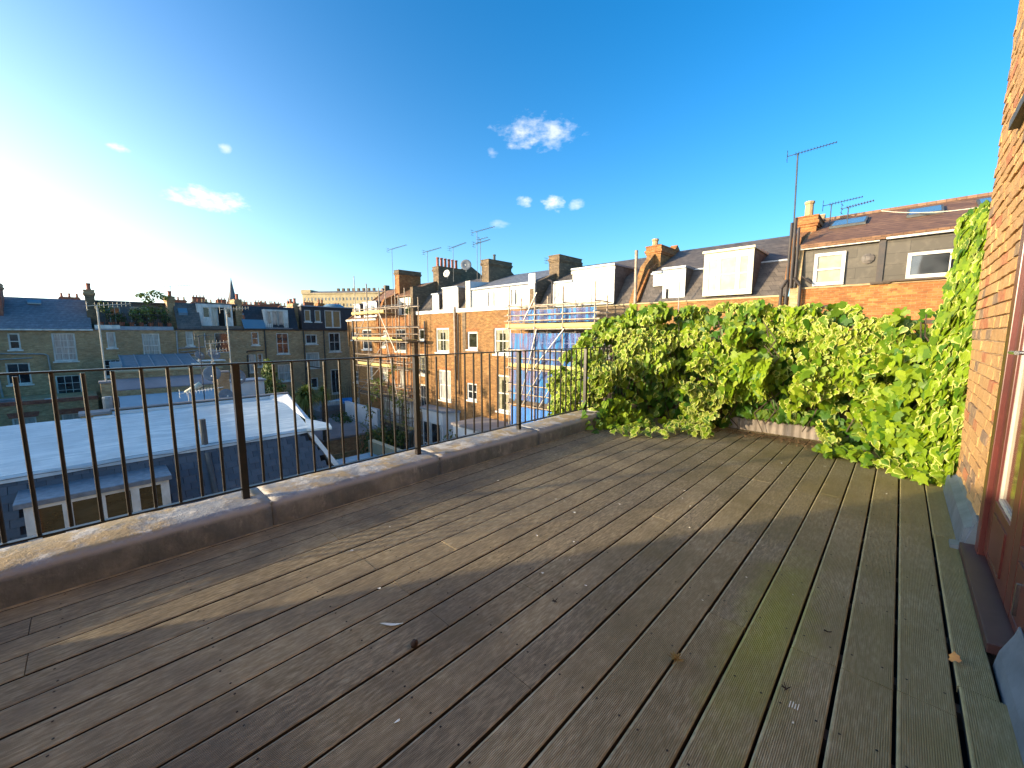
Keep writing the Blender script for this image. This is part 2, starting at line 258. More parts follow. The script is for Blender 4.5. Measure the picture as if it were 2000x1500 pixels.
def tag(o, label=None, cat=None, group=None, kind=None):
    if label: o['label'] = label
    if cat: o['category'] = cat
    if group: o['group'] = group
    if kind: o['kind'] = kind
    return o
def thing(name, loc, label, cat, group=None):
    o = bpy.data.objects.new(name, None); COL.objects.link(o); o.location = loc; o.empty_display_size = .2; LOC[o] = Vector(loc); return tag(o, label, cat, group)
def struct(mb, name, m): return tag(mb.build(name, m), kind='structure')
def wall(par, fr, u0, u1, z0, z1, holes, m, depth=.32, back=None, name='wall', n0=0.):
    us = sorted({u0, u1, *[min(max(h[0], u0), u1) for h in holes], *[min(max(h[1], u0), u1) for h in holes]}); zs = sorted({z0, z1, *[min(max(h[2], z0), z1) for h in holes], *[min(max(h[3], z0), z1) for h in holes]})
    b = MB()
    for a, c in zip(us, us[1:]):
        for d, e in zip(zs, zs[1:]):
            mu, mz = (a+c)/2, (d+e)/2
            if any(h[0] < mu < h[1] and h[2] < mz < h[3] for h in holes): continue
            b.quad(fr.p(a, n0, d), fr.p(c, n0, d), fr.p(c, n0, e), fr.p(a, n0, e))
    r = n0-.16
    for h in holes:
        a, c, d, e = h
        for q in (((a, d), (a, e)), ((c, d), (c, e)), ((a, d), (c, d)), ((a, e), (c, e))): b.quad(fr.p(q[0][0], n0, q[0][1]), fr.p(q[1][0], n0, q[1][1]), fr.p(q[1][0], r, q[1][1]), fr.p(q[0][0], r, q[0][1]))
    bk = -(back or depth)
    for u in (u0, u1): b.quad(fr.p(u, n0, z0), fr.p(u, n0, z1), fr.p(u, bk, z1), fr.p(u, bk, z0))
    b.quad(fr.p(u0, bk, z0), fr.p(u1, bk, z0), fr.p(u1, bk, z1), fr.p(u0, bk, z1)); b.quad(fr.p(u0, n0, z1), fr.p(u1, n0, z1), fr.p(u1, bk, z1), fr.p(u0, bk, z1))
    # keep the wall's own normals: no recalculation trouble for open cells, shading is two-sided
    return b.build(name, m, par)
def window(par, fr, u0, u1, z0, z1, cols=2, rows=2, glass='glass_dark', frame='white_paint', n0=0., sill=True, fw=.075, bar=.03, name='window', rec=.07, sillm=None, panes=True):
    b = MB(); a, c = n0-rec-.06, n0-rec
    b.box(fr, u0, u0+fw, a, c, z0, z1); b.box(fr, u1-fw, u1, a, c, z0, z1); b.box(fr, u0+fw, u1-fw, a, c, z1-fw, z1); b.box(fr, u0+fw, u1-fw, a, c+.012, z0, z0+fw*1.2)
    for i in range(1, cols):
        u = u0+fw+(u1-u0-2*fw)*i/cols; b.box(fr, u-bar/2, u+bar/2, a+.01, c-.008, z0+fw*1.2, z1-fw)
    for j in range(1, rows):
        z = z0+fw+(z1-z0-2*fw)*j/rows; t = .028 if (rows % 2 == 0 and j == rows//2) else bar/2
        b.box(fr, u0+fw, u1-fw, a+.013, c-.004 if t > .02 else c-.012, z-t, z+t)
    w = b.build(name, frame, par)
    if glass == 'glass_half':  # curtain strips stand for the yellow reflections at the pane edges
        W_ = u1-u0; MB().box(fr, u0+.1, u0+.1+W_*.22, a+.005, a+.009, z0+.1, z1-.1).box(fr, u1-.1-W_*.3, u1-.1, a+.005, a+.009, z0+.1, z1-.1).box(fr, u0+.1+W_*.22, u1-.1-W_*.3, a+.005, a+.009, z1-.35, z1-.1).build('curtain', 'blind_glint_cream', w if par.parent is None else par)
        glass = 'glass_green'
    g = MB().box(fr, u0+.02, u1-.02, a-.02, a+.005, z0+.02, z1-.02).build('pane', glass, w if par.parent is None else par)
    if sill: MB().box(fr, u0-.09, u1+.09, n0-rec+.004, n0+.07, z0-.11, z0-.002).build('sill', sillm or 'white_paint', w if par.parent is None else par)
    return w
def pots(par, pts, z, m='terracotta', h=.5, r=.13):
    for p in pts: MB().lathe((p[0], p[1], z), [(r*1.1, 0), (r*1.05, .06), (r*.85, .1), (r*.8, h-.12), (r*1.0, h-.08), (r*1.0, h), (r*.7, h), (r*.7, h-.05)], 9).build('chimney_pot', m, par)
def stack(par, x0, x1, y0, y1, z0, z1, m, cap='brick_dark', ctop=.12, name='chimney'):
    b = MB().box(WF, x0, x1, y0, y1, z0, z1-.42); s = b.build(name, m, par)
    t = MB()
    for k, (o, a, c) in enumerate(((.04, z1-.42, z1-.33), (.08, z1-.33, z1-.22), (.03, z1-.22, z1-ctop*.4), (.055, z1-ctop*.4, z1))): t.box(WF, x0-o, x1+o, y0-o, y1+o, a, c)
    t.build('cap', cap, s if par.parent is None else par); return s
def pipe(par, pts, r=.05, m='pipe_black', name='drainpipe'): return MB().path(pts, r, 8).build(name, m, par)
# ================================================================ TERRACE
deck = bpy.data.objects.new('deck', None); COL.objects.link(deck); deck.location = (-1.2, 2.2, -.03); LOC[deck] = Vector(deck.location); tag(deck, kind='structure')
PITCH, X0, BW = .15462, .0886, .1437
def plank_mesh(w, key):
    b = MB(); n = max(3, int(w/.0062)); pr = [(-w/2, -.028), (-w/2, -.004), (-w/2+.004, -.0003)]; g = (w-.014)/n
    for i in range(n):
        x = -w/2+.007+i*g; pr += [(x, 0), (x+g*.58, 0), (x+g*.64, -.0036), (x+g*.94, -.0036)]
    pr += [(w/2-.007, 0), (w/2-.004, -.0003), (w/2, -.004), (w/2, -.028)]
    k = len(pr); P = [(p[0], -.5, p[1]) for p in pr]+[(p[0], .5, p[1]) for p in pr]
    me = bpy.data.meshes.new('plank'); me.from_pydata(P, [], [(i, i+1, k+i+1, k+i) for i in range(k-1)]+[tuple(range(k))[::-1], tuple(range(k, 2*k))]+[(k-1, 0, k, 2*k-1)])
    bm = bmesh.new(); bm.from_mesh(me); bmesh.ops.recalc_face_normals(bm, faces=bm.faces); bm.to_mesh(me); bm.free()
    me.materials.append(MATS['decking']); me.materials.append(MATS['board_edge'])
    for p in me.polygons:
        if abs(p.normal.x) > .75 and abs(p.center.x) > w/2-.003: p.material_index = 1  # near-black board sides put the shade of the gaps into the colour
    return me
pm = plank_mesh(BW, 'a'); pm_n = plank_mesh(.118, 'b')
def plank(x, y0, y1, me=pm):
    o = bpy.data.objects.new('plank', me); COL.objects.link(o); o.parent = deck; o.location = Vector((x, (y0+y1)/2, random.uniform(-.0012, .0012)))-LOC[deck]; o.scale = (1+random.uniform(-.008, .012), y1-y0, 1)
    o.rotation_euler = (0, random.uniform(-.004, .004), random.uniform(-.0006, .0006))
J = {-3: [1.84], -2: [3.9], -1: [1.85, 5.0], -4: [2.6], -5: [3.88], -6: [.98, 3.9], -8: [1.41], -9: [.97, 4.85], -10: [3.4], -11: [.97, 4.3], -12: [1.38, 3.9], -13: [.96], -14: [.96, 3.4], -15: [-.27, 3.9], -16: [.96, 4.4], -17: [-.28, 3.3], -18: [1.9], -19: [.4, 4.2], 0: [1.86], 1: [3.96], -7: [2.6, 4.85]}
for k in range(-19, 1):
    x = X0+PITCH*(k-.5)+PITCH*.0; js = [-1.68]+J.get(k, [])+[5.84]
    for a, b in zip(js, js[1:]): plank(x, a+.0015, b-.0015)
for a, b in ((-1.68, 1.87), (1.873, 5.84)): plank(X0+PITCH*.5, a, b)
# last board beside the house, notched by the door sill
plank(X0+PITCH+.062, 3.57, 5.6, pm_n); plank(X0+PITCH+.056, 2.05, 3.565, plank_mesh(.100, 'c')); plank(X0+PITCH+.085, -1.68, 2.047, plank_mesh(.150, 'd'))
sc = MB()
for k in range(-19, 2):
    for i in range(18):
        for dx in (-.045, .045):
            y = -1.478+i*.43+random.uniform(-.008, .008); x = X0+PITCH*(k-.5)+dx+random.uniform(-.006, .006)
            if x < .34 and y < 5.8: sc.add([(x+.0042*cos(a*1.047), y+.0042*sin(a*1.047), .0009) for a in range(6)], [(0, 1, 2, 3, 4, 5)])
tag(sc.build('screw_heads', 'board_edge', deck), kind='stuff')
dk = MB().box(WF, -2.93, .44, -1.7, 5.9, -.12, -.09).build('deck_underlay', 'shed_inside', deck)
for i in range(18):
    y = -1.5+i*.43; MB().box(WF, -2.9, .42, y, y+.045, -.088, -.030).build('joist', 'board_dark', deck)

# parapet with coping stones
par = thing('parapet_wall', (-3.04, 2, -3), 'low weathered concrete parapet under the iron railing along the deck edge', 'parapet')
MB().box(WF, -3.20, -2.90, -1.9, 6.2, -9.4, .05).build('wall', 'brick_dark', par)
def coping(y0, y1):
    b = MB(); ny = 26; prof = [(-3.235, .03), (-3.235, .155), (-3.226, .166), (-3.215, .170), (-3.12, .171), (-3.0, .171), (-2.93, .170), (-2.912, .168), (-2.895, .161), (-2.882, .150), (-2.875, .135), (-2.872, .115), (-2.870, .06), (-2.872, -.03), (-2.875, -.085)]
    k = len(prof); P = []
    for j in range(ny+1):
        y = y0+(y1-y0)*j/ny
        for i, (x, z) in enumerate(prof):
            q = Vector((x, y, z)); e = noise.noise(q*3.1)*.010+noise.noise(q*11)*.004; P.append((x+e*(1 if i > 7 else .3), y, z+e*.8))
    b.add(P, [(j*k+i, j*k+i+1, (j+1)*k+i+1, (j+1)*k+i) for j in range(ny) for i in range(k-1)]+[tuple(range(k)), tuple(range(ny*k, ny*k+k))])
    return b.build('coping_stone', 'coping', par, smooth=True)
for a, b in ((-1.88, -.75), (-.742, .735), (.743, 2.075), (2.083, 3.44), (3.448, 4.8), (4.808, 6.1)): coping(a, b)
for y in (-.746, .739, 2.079, 3.444): MB().box(WF, -3.225, -2.882, y-.005, y+.005, .0, .160).build('mortar_joint', 'coping', par)

# railing
rail = thing('railing', (-3.06, 2, .17), 'black iron railing with square posts and thin upright balusters on the parapet', 'railing')
MB().box(WF, -3.078, -3.042, -1.7, 5.85, 1.056, 1.066).build('top_rail', 'iron_black', rail)
MB().box(WF, -3.076, -3.044, -1.7, 5.85, .232, .242).build('bottom_rail', 'iron_black', rail)
posts = [.638+1.335*i for i in range(-1, 5)]
for y in posts[1:]: MB().box(WF, -3.08, -3.04, y-.02, y+.02, .165, 1.0562).build('post', 'iron_black', rail)
bal = None; sp_ = 1.335/12
for i in range(-1, 4):
    for k in range(1, 12):
        y = posts[0]+1.335*(i+1)+sp_*k+random.uniform(-.003, .003)
        if bal is None:
            bal = MB().tube((-3.06, y, .243), (-3.06, y, 1.0555), .0090, 8).build('baluster', 'iron_black', rail); by = y
            MB().box(WF, -3.068, -3.0, y-.0, y+.001, .2, .201)
        else:
            o = bal.copy(); COL.objects.link(o); o.parent = rail; o.location = bal.location+Vector((random.uniform(-.001, .001), y-by, 0)); o.rotation_euler = (random.uniform(-.004, .004), 0, 0)
# own house wall (bricks built one by one), door, flashing
HW = .41; WX = .46   # door wall plane; the set-back return wall the ivy climbs on
hs = thing('house_wall', (HW+.2, 3, -.2), 'tall orange brick house wall rising on the right beside the door', 'house wall')
HF = Fr((HW, 0, 0), (0, 1, 0), (-1, 0, 0))
b = MB().box(WF, HW+.006, HW+.32, 3.37, 4.865, -.3, 5.4).box(WF, WX+.01, HW+.32, 4.8651, 5.3, -.3, 5.2).box(WF, HW+.006, HW+.32, -4, 1.96, -.3, 5.4).box(WF, HW+.006, HW+.32, 1.96, 3.37, 2.25, 5.4).box(WF, WX+.006, HW+.32, 5.3001, 9.0, -9, .9)
b.build('mortar_bed', 'mortar', hs)
MB().box(WF, HW+.05, HW+6, -4, 5.29, -9.3, -.31).build('lower_wall', 'brick_orange', hs); MB().box(WF, HW+.33, HW+6, -4, 5.28, -.3, 5.6).build('inner_wall', 'brick_orange', hs)
def brick_mesh():
    b = MB().box(WF, -.5, .5, -.5, .5, -.5, .5); me = bpy.data.meshes.new('brick'); me.from_pydata(b.v, [], b.f); bm = bmesh.new(); bm.from_mesh(me); bmesh.ops.recalc_face_normals(bm, faces=bm.faces)
    bmesh.ops.bevel(bm, geom=bm.edges[:], offset=.035, segments=1, affect='EDGES'); 
    for v in bm.verts: v.co += Vector((random.uniform(-.03, .03), random.uniform(-.012, .012), random.uniform(-.03, .03)))
    bm.to_mesh(me); bm.free(); me.materials.append(MATS['near_brick']); return me
bms = [brick_mesh() for _ in range(6)]; nb = 0; rest = MB()
L_, H_ = .215, .066
cells = []
for c in range(-1, 72):
    z = .0+c*.0755+.035; yy = 4.87-(0 if c % 2 == 0 else .1125)
    if c % 2: cells.append((4.87-.05, z, .102))
    while yy > 3.375+.06:
        a = max(yy-L_, 3.375); cells.append(((a+yy)/2, z, yy-a)); yy -= L_+.010
cells = [q for q in cells if q[1] < 5.2 and q[2] > .03]
cells.sort(key=lambda q: 0 if (q[1] < 3.9 and not (q[1] < 1.2 and q[0] > 4.6)) else 1)
for (y, z, l) in cells:
    if nb < 298:
        o = bpy.data.objects.new('brick', random.choice(bms)); COL.objects.link(o); o.parent = hs; o.location = Vector((HW+.05+random.uniform(-.005, .003), y, z))-LOC[hs]; o.scale = (.11, l, H_); o.rotation_euler = (random.uniform(-.012, .012), 0, random.uniform(-.01, .01)); nb += 1
    else: rest.box(WF, HW-.004, HW+.05, y-l/2, y+l/2, z-H_/2, z+H_/2)
for c in range(-1, 72):       # bricks on the camera side of the door, out of the frame
    yy = 1.93-(0 if c % 2 else .11)
    while yy > -1.5: rest.box(WF, HW-.003, HW+.05, yy-L_, yy, c*.0755+.002, c*.0755+.068); yy -= L_+.01
tag(rest.build('brickwork', 'near_brick', hs), kind='stuff')
MB().pri(Fr((0, 0, 0), (0, 1, 0), (1, 0, 0)), [(HW-.066, -.02), (HW-.052, .125), (HW-.012, .155), (HW-.004, .19), (HW+.0, .19), (HW+.0, -.02)], 3.44, 4.86).build('lead_flashing', 'lead_flash', hs)
MB().pri(Fr((0, 0, 0), (0, 1, 0), (1, 0, 0)), [(HW-.10, .0), (HW-.10, .02), (HW-.05, .03), (HW-.01, .20), (HW+.01, .2), (HW+.01, .0)], 3.41, 3.50).build('lead_flashing', 'lead_flash', hs)
MB().pri(Fr((0, 0, 0), (0, 1, 0), (1, 0, 0)), [(HW-.050, -.02), (HW-.040, .05), (HW-.012, .13), (HW-.004, .17), (HW+.0, .17), (HW+.0, -.02)], -1.6, 2.30).build('lead_flashing', 'lead_flash', hs)
MB().box(WF, HW-.05, HW+.3, 3.5, 3.99, 2.475, 2.53).build('lead_ledge', 'rubber_grey', hs, bev=.004)
dr = thing('glazed_door', (HW, 3, 0), 'dark red glazed double door with a steel lever handle in the brick wall', 'door')
D = Fr((HW, 0, 0), (0, 1, 0), (-1, 0, 0))
MB().pri(D, [(.066, .005), (.066, .045), (-.06, .060), (-.06, .005)], 2.34, 3.42).build('sill', 'red_sill', dr, bev=.004)
fr_ = MB(); fr_.box(D, 3.265, 3.365, -.07, .012, .03, 2.23); fr_.box(D, 1.97, 2.03, -.07, .012, .05, 2.23); fr_.box(D, 2.03, 3.265, -.07, .012, 2.17, 2.23); fr_.build('door_frame', 'red_paint', dr, bev=.004)
def leaf_(y0, y1, nm):
    b = MB(); s_ = .105; b.box(D, y0, y0+s_, -.055, -.008, .08, 2.165); b.box(D, y1-s_, y1, -.055, -.008, .08, 2.165); b.box(D, y0+s_, y1-s_, -.055, -.009, .08, .40); b.box(D, y0+s_, y1-s_, -.055, -.009, 2.06, 2.165)
    l = b.build(nm, 'red_paint', dr, bev=.004)
    k = MB(); 
    for a, c, d, e in ((y0+s_, y0+s_+.02, .40, 2.06), (y1-s_-.02, y1-s_, .40, 2.06), (y0+s_+.02, y1-s_-.02, .40, .42), (y0+s_+.02, y1-s_-.02, 2.04, 2.06)): k.box(D, a, c, -.036, -.020, d, e)
    k.build('glazing_bead', 'bead_cream', l); MB().box(D, y0+s_+.01, y1-s_-.01, -.04, -.03, .41, 2.14).build('pane', 'glass_brown_reflect', l)
    MB().box(D, y0+s_+.04, y1-s_-.04, -.0085, -.003, .13, .35).build('panel', 'red_paint', l, bev=.006); return l
dl = leaf_(2.655, 3.26, 'door_leaf'); dl2 = leaf_(2.035, 2.648, 'door_leaf')
h = MB(); h.box(D, 2.69, 2.73, -.008, .006, 1.04, 1.26); h.tube(D.p(2.71, .004, 1.17), D.p(2.71, .06, 1.17), .009, 10); h.tube(D.p(2.70, .055, 1.17), D.p(2.83, .055, 1.168), .0085, 10); h.tube(D.p(2.71, 0, 1.08), D.p(2.71, .018, 1.08), .011, 10)
h.build('handle', 'steel', dl)
h = MB().box(D, 2.40, 2.412, -.009, .008, .16, .29).build('hinge', 'steel', dl2)
# end walls of the terrace
ew = thing('end_wall', (-1.3, 6.1, -.3), 'low brick wall at the far end of the deck, hidden behind the ivy', 'wall')
MB().box(WF, -3.25, WX+.3, 5.93, 6.15, -3.2, 1.22).build('brickwork', 'brick_dark', ew)
for x in (-3.1, -1.95, -.8, .35): MB().box(WF, x-.035, x+.035, 5.86, 5.925, .0, 1.42).build('timber_post', 'board_dark', ew)
for z in (.95, 1.15, 1.35): MB().box(WF, -3.15, .42, 5.845, 5.86, z, z+.04).build('batten', 'board_dark', ew)
b = MB(); k = 0; x = -2.2; P = []
while x < .42: P.append((x, 5.845+.007*sin(x*80), 0)); x += .012
b.add([(p[0], p[1], .005) for p in P]+[(p[0], p[1], .155) for p in P], [(i, i+1, len(P)+i+1, len(P)+i) for i in range(len(P)-1)]); b.build('corrugated_strip', 'kerb_sheet', ew)
nw = thing('screen_wall', (-1.3, -1.75, 0), 'shoulder-high rendered screen wall closing the near end of the deck', 'wall')
MB().box(WF, -3.2, HW, -1.92, -1.70, -.3, 1.38).build('wall', 'brick_buff', nw); MB().box(WF, -3.24, HW, -1.95, -1.67, 1.3802, 1.43).build('coping', 'coping', nw)

# ---------------------------------------------------------------- ivy
def leaf_geo(size, asp=1.0, fold=.25, lobe=0.):
    # heart / five-point ivy outline with a folded midrib; returns verts, faces, edge flags
    out = [(0, -.06), (.26, -.20), (.48, -.08), (.52, .16), (.38, .44), (.17, .74), (0, 1.12)]
    if lobe: out = [(0, -.08), (.30, -.28), (.60, -.02), (.42, .20), (.50, .46), (.20, .66), (0, 1.1)]
    V = []; E = []; full = out+[(-x, y) for x, y in out[-2:0:-1]]
    for x, y in full: V.append(Vector((x*size*asp, (y-.3)*size, -abs(x)*size*fold-(max(0, y-.4)**2)*size*.35))); E.append(1.)
    c = [(0, .05), (0, .35), (0, .62)]; k = len(full)
    for x, y in c: V.append(Vector((x, (y-.3)*size, .0-(max(0, y-.4)**2)*size*.28))); E.append(0.)
    r = len(out)-1; F = []
    cs = {0: k, 1: k, 2: k, 3: k+1, 4: k+1, 5: k+2, 6: k+2}
    for side in (0, 1):
        idx = list(range(0, r+1)) if not side else [0]+[k-i for i in range(1, r)]+[r]
        for i in range(r):
            a, b_ = idx[i], idx[i+1]; ca, cb = cs[i], cs[i+1]
            F.append((a, b_, cb) if ca == cb else (a, b_, cb, ca))
    return V, F, E
class Leaves:
    def __init__(s): s.v = []; s.f = []; s.e = []; s.r = []
    def add(s, p, nrm, size, rnd, var, lobe=0, asp=1., droop=.6, spin=None):
        V, F, E = leaf_geo(size, asp, random.uniform(-.15, .5), lobe)
        z = Vector(nrm).normalized(); down = Vector((random.uniform(-1.1, 1.1), random.uniform(-.4, .4), -1)) if spin is None else spin
        y = (down-z*down.dot(z)).normalized(); x = y.cross(z); k = len(s.v)
        s.v += [p+x*v.x+y*v.y+z*v.z for v in V]; s.f += [tuple(k+i for i in f) for f in F]; s.e += E; s.r += [(rnd, var, max(0, random.gauss(.1, .45)))]*len(V)
    def mesh(s, name, m):
        me = bpy.data.meshes.new(name); me.from_pydata(s.v, [], s.f); a = me.attributes.new('edge', 'FLOAT', 'POINT'); a.data.foreach_set('value', s.e)
        a = me.attributes.new('rnd', 'FLOAT_VECTOR', 'POINT'); a.data.foreach_set('vector', [c for r in s.r for c in r]); me.materials.append(MATS[m])
        me.update(); return me
def lerp(tab, x):
    for (a, b), (c, d) in zip(tab, tab[1:]):
        if a <= x <= c: return b+(d-b)*(x-a)/(c-a)
    return tab[0][1] if x < tab[0][0] else tab[-1][1]
ivy = thing('ivy', (-1.2, 5.7, 0), 'mass of variegated yellow green ivy spilling over the far end of the deck', 'ivy')
TOP = [(-4.0, .7), (-3.9, .95), (-3.6, 1.22), (-3.3, 1.45), (-3.0, 1.62), (-2.6, 1.70), (-2.3, 1.55), (-1.8, 1.62), (-1.2, 1.60), (-.9, 1.50), (-.55, 1.62), (-.3, 1.40), (.0, 1.50), (.2, 1.42), (.45, 1.7)]
BOT = [(-4.0, -.3), (-3.4, -.3), (-3.1, .0), (-2.2, .0), (-1.52, .06), (-1.42, .36), (-1.05, .36), (-.9, .32), (-.66, .30), (-.5, .0), (.45, .0)]
def front(x, z):           # how far the foliage stands out from the end wall
    base = .34+.12*sin(z*2.2+.4)
    if x < -2.0: base += .80*min(1, (-2.0-x)/.7)*max(0, 1-z/2.1)
    if x > -.4: base += .42*min(1, (x+.4)/.8)*max(.25, 1-z*.45)
    if -1.55 < x < -.6: base -= .16*max(0, 1-z/.6)
    return base-.02+.42*noise.noise(Vector((x*1.9, z*1.9, 3)))+.17*noise.noise(Vector((x*5, z*5, 8)))
stuff = Leaves(); cands = []
CAV = [(-2.25, .42, .42, .42), (-2.05, 1.0, .2, .14), (-.66, .42, .16, .15), (-.08, .8, .14, .10), (.16, .98, .11, .08), (-.36, .30, .26, .14), (-1.44, .30, .22, .12), (-3.3, .15, .2, .2), (-1.74, 1.3, .12, .07), (-1.3, 1.15, .14, .08)]
def varz(p): return 1. if noise.noise(p*1.3+Vector((5, 0, 2)))+random.uniform(-.35, .35) > .06 else 0.
for i in range(10500):
    x = random.uniform(-3.95, .44); t = lerp(TOP, x)+.10*noise.noise(Vector((x*4, 0, 0))); bt = lerp(BOT, x); z = bt+(t-bt)*random.random()**.9
    d = random.random()**2.2*.34; fy = front(x, z)
    edge = min(1, max(0, (t-z)/.35)); fy *= .45+.55*edge**.5
    hole = noise.noise(Vector((x*2.6, z*3.2, 12)))+max([0]+[.9*(1-((x-a)/c)**2-((z-b_)/e)**2) for a, b_, c, e in CAV])
    if hole > .13 and d < .26: continue
    y = 5.84-fy+d
    if x < -3.0: y = max(4.45+.6*random.random()-(x+3.0)*.5, y)
    p = Vector((x, y, z)); nv = Vector((random.uniform(-1.4, 1.3), -1.0, random.uniform(-.35, 1.2))); var = varz(p)
    sz = random.uniform(.055, .095) if var else random.uniform(.065, .125)
    cands.append((d+random.random()*.1, p, nv, sz, random.random(), var))
for i in range(1500):      # deep inner leaves, all darkest green to paint shade into the gaps
    x = random.uniform(-3.3, .42); z = random.uniform(0, lerp(TOP, x)-.12); z = max(z, .24) if -1.5 < x < -.55 else z; cands.append((.5, Vector((x, 5.83-random.random()*.08, z)), Vector((random.uniform(-.6, .6), -1, random.uniform(-.3, .6))), random.uniform(.08, .13), 0., 0.))
for i in range(4200):      # the part that climbs the house wall
    z = random.uniform(0, 2.32); reach = (.62-.20*z) if z < 1.9 else .25-.45*(z-1.9)
    reach = max(.05, reach)+.05*noise.noise(Vector((z*4, 0, 1))); y = random.uniform(5.5-reach*1.35-.12, 5.75); th = max(.05, (.34-.08*z)*(1-abs(z-.9)/3)) if z < 1.9 else .13
    thick = th*max(.25, min(1, (y-(5.5-reach*1.35-.12))/.35)); x = WX-.03-thick*random.random()**.6
    if noise.noise(Vector((y*4, z*3.4, 30))) > .42: continue
    p = Vector((x, y, z)); nv = Vector((-1., random.uniform(-1.1, .2), random.uniform(-.1, .7))); var = 1. if random.random() < .3 else 0.
    cands.append(((x-(WX-.03-th))*.6+.05+random.random()*.1, p, nv, random.uniform(.055, .115), random.random(), var))
for i in range(420):       # runners lying on the deck and over the parapet
    x = random.uniform(-3.05, .40); y = 5.5-front(x, .05)*.72-random.random()*.22 if not -1.5 < x < -.6 else 5.75
    if -1.55 < x < -.55: continue
    if x < -1.9: y = random.uniform(4.55, 5.4)-(.25 if x < -2.2 else 0)
    z = .02+random.random()*.10+(.17 if x < -2.86 else 0)
    cands.append((random.random()*.2, Vector((x, y, z)), Vector((random.uniform(-.4, .4), -.8, random.uniform(.5, 1.4))), random.uniform(.05, .085), random.random(), varz(Vector((x, y, z)))))
cands.sort(key=lambda c: c[0]); 
vis = [c for c in cands if c[1].x > -3.2]; import itertools
big = sorted(range(len(cands)), key=lambda i: (cands[i][0] > .10, -cands[i][3]))[:299]; bigs = set(big)
lib = {}
for i, (d, p, nv, sz, r, var) in enumerate(cands):
    if i in bigs:
        key = (round(r*3)/3, var, random.randint(0, 1)); 
        if key not in lib:
            q = Leaves(); q.add(Vector((0, 0, 0)), Vector((0, 0, 1)), 1., key[0], var, key[2], spin=Vector((0, 1, 0))); lib[key] = q.mesh('leaf', 'ivy_leaf')
        o = bpy.data.objects.new('leaf', lib[key]); COL.objects.link(o); o.parent = ivy; z = nv.normalized(); dn = Vector((random.uniform(-.5, .5), -.2, -1)); yv = (dn-z*dn.dot(z)).normalized(); xv = yv.cross(z)
        M_ = Matrix((xv, yv, z)).transposed().to_4x4(); M_ = Matrix.Translation(p-LOC[ivy]) @ M_ @ Matrix.Scale(sz*1.12, 4); o.matrix_local = M_
    else: stuff.add(p, nv, sz, r, var, random.randint(0, 1))
o = bpy.data.objects.new('foliage', stuff.mesh('foliage', 'ivy_leaf')); COL.objects.link(o); o.parent = ivy; o.location = -LOC[ivy]; tag(o, kind='stuff')
for i in range(26):
    x = random.uniform(-3.2, .4); pts = [Vector((x, 5.78, random.uniform(0, .2)))]
    for k in range(6): pts.append(pts[-1]+Vector((random.uniform(-.16, .16), random.uniform(-.07, .02), random.uniform(.12, .26))))
    MB().path(pts, .006, 5).build('stem', 'bark', ivy)
for i in range(5):
    y = random.uniform(5.0, 5.4); pts = [Vector((WX-.02, y, .1))]
    for k in range(8): pts.append(pts[-1]+Vector((random.uniform(-.02, .003), random.uniform(-.05, .05), random.uniform(.15, .26))))
    MB().path(pts, .006, 5).build('stem', 'bark', ivy)
# litter, petals and small finds on the boards
lit = MB()
for i in range(1500):
    x = random.gauss(-.95, .42); y = 5.72-abs(random.gauss(0, .16))
    if x < -2 or x > .35: continue
    a = random.random()*6.28; s_ = random.uniform(.004, .014); z = random.uniform(.003, .012); d1 = Vector((cos(a), sin(a), random.uniform(-.3, .3)))*s_*1.8; d2 = Vector((-sin(a), cos(a), random.uniform(-.3, .3)))*s_*.6; c = Vector((x, y, z+.003)); lit.quad(c-d1, c+d2, c+d1, c-d2)
tag(lit.build('leaf_litter', 'litter'), 'brown dry leaf litter along the foot of the ivy', 'leaf litter', kind='stuff')
pme = None
for i in range(46):
    x, y = (random.uniform(-2.4, .1), random.uniform(1.2, 5.2)) if i < 38 else (random.uniform(-2.6, .25), random.uniform(.3, 2))
    if pme is None:
        s_ = .011; pme = bpy.data.meshes.new('petal'); pme.from_pydata([(s_, 0, .002), (.3*s_, .6*s_, .004), (-.8*s_, .4*s_, .001), (-s_, -.3*s_, .004), (0, -.6*s_, .001), (0, 0, 0)], [], [(0, 1, 5), (1, 2, 5), (2, 3, 5), (3, 4, 5), (4, 0, 5)]); pme.materials.append(MATS['petal'])
    o = bpy.data.objects.new('petal', pme); COL.objects.link(o); o.location = (x, y, .003); o.rotation_euler = (random.uniform(-.2, .2), random.uniform(-.2, .2), random.random()*6); s_ = random.uniform(.4, 1.1); o.scale = (s_, s_, s_)
    tag(o, 'tiny pale petal fallen on the deck boards', 'petal', 'fallen petals on the deck')
q = Leaves(); q.add(Vector((.25, 2.19, .022)), Vector((-.5, -.5, .6)), .034, .5, 0, 1, spin=Vector((.3, 1, 0))); dlm = q.mesh('dry_leaf', 'dry_leaf'); o = bpy.data.objects.new('dry_leaf', dlm); COL.objects.link(o); tag(o, 'orange dry leaf lying over the board gap beside the door sill', 'dry leaf')
b = MB()
for i in range(40):
    a = random.random()*6.28; e = random.uniform(.1, 1.3); r = random.uniform(.018, .036); c = Vector((-.52, 1.45, .010)); d = Vector((cos(a)*cos(e), sin(a)*cos(e), sin(e)*.8)); b.tube(c, c+d*r, .0032, 4, .0012)
tag(b.build('dried_flower_head', 'dry_flower'), 'tan dried flower head on the deck between two boards', 'flower head')
b = MB().lathe((-1.31, .80, .0), [(.004, 0), (.014, .006), (.016, .016), (.011, .026), (.003, .034)], 8); b.lathe((-1.298, .80, .018), [(.004, 0), (.010, .006), (.009, .016), (.002, .022)], 7)
tag(b.build('dark_bud', 'bud_brown'), 'small dark brown bud sitting in a board gap', 'bud')
b = MB(); P = [Vector((-1.53+.011*i, .765+.006*i+.0006*i*i, .006+.002*sin(i))) for i in range(8)]
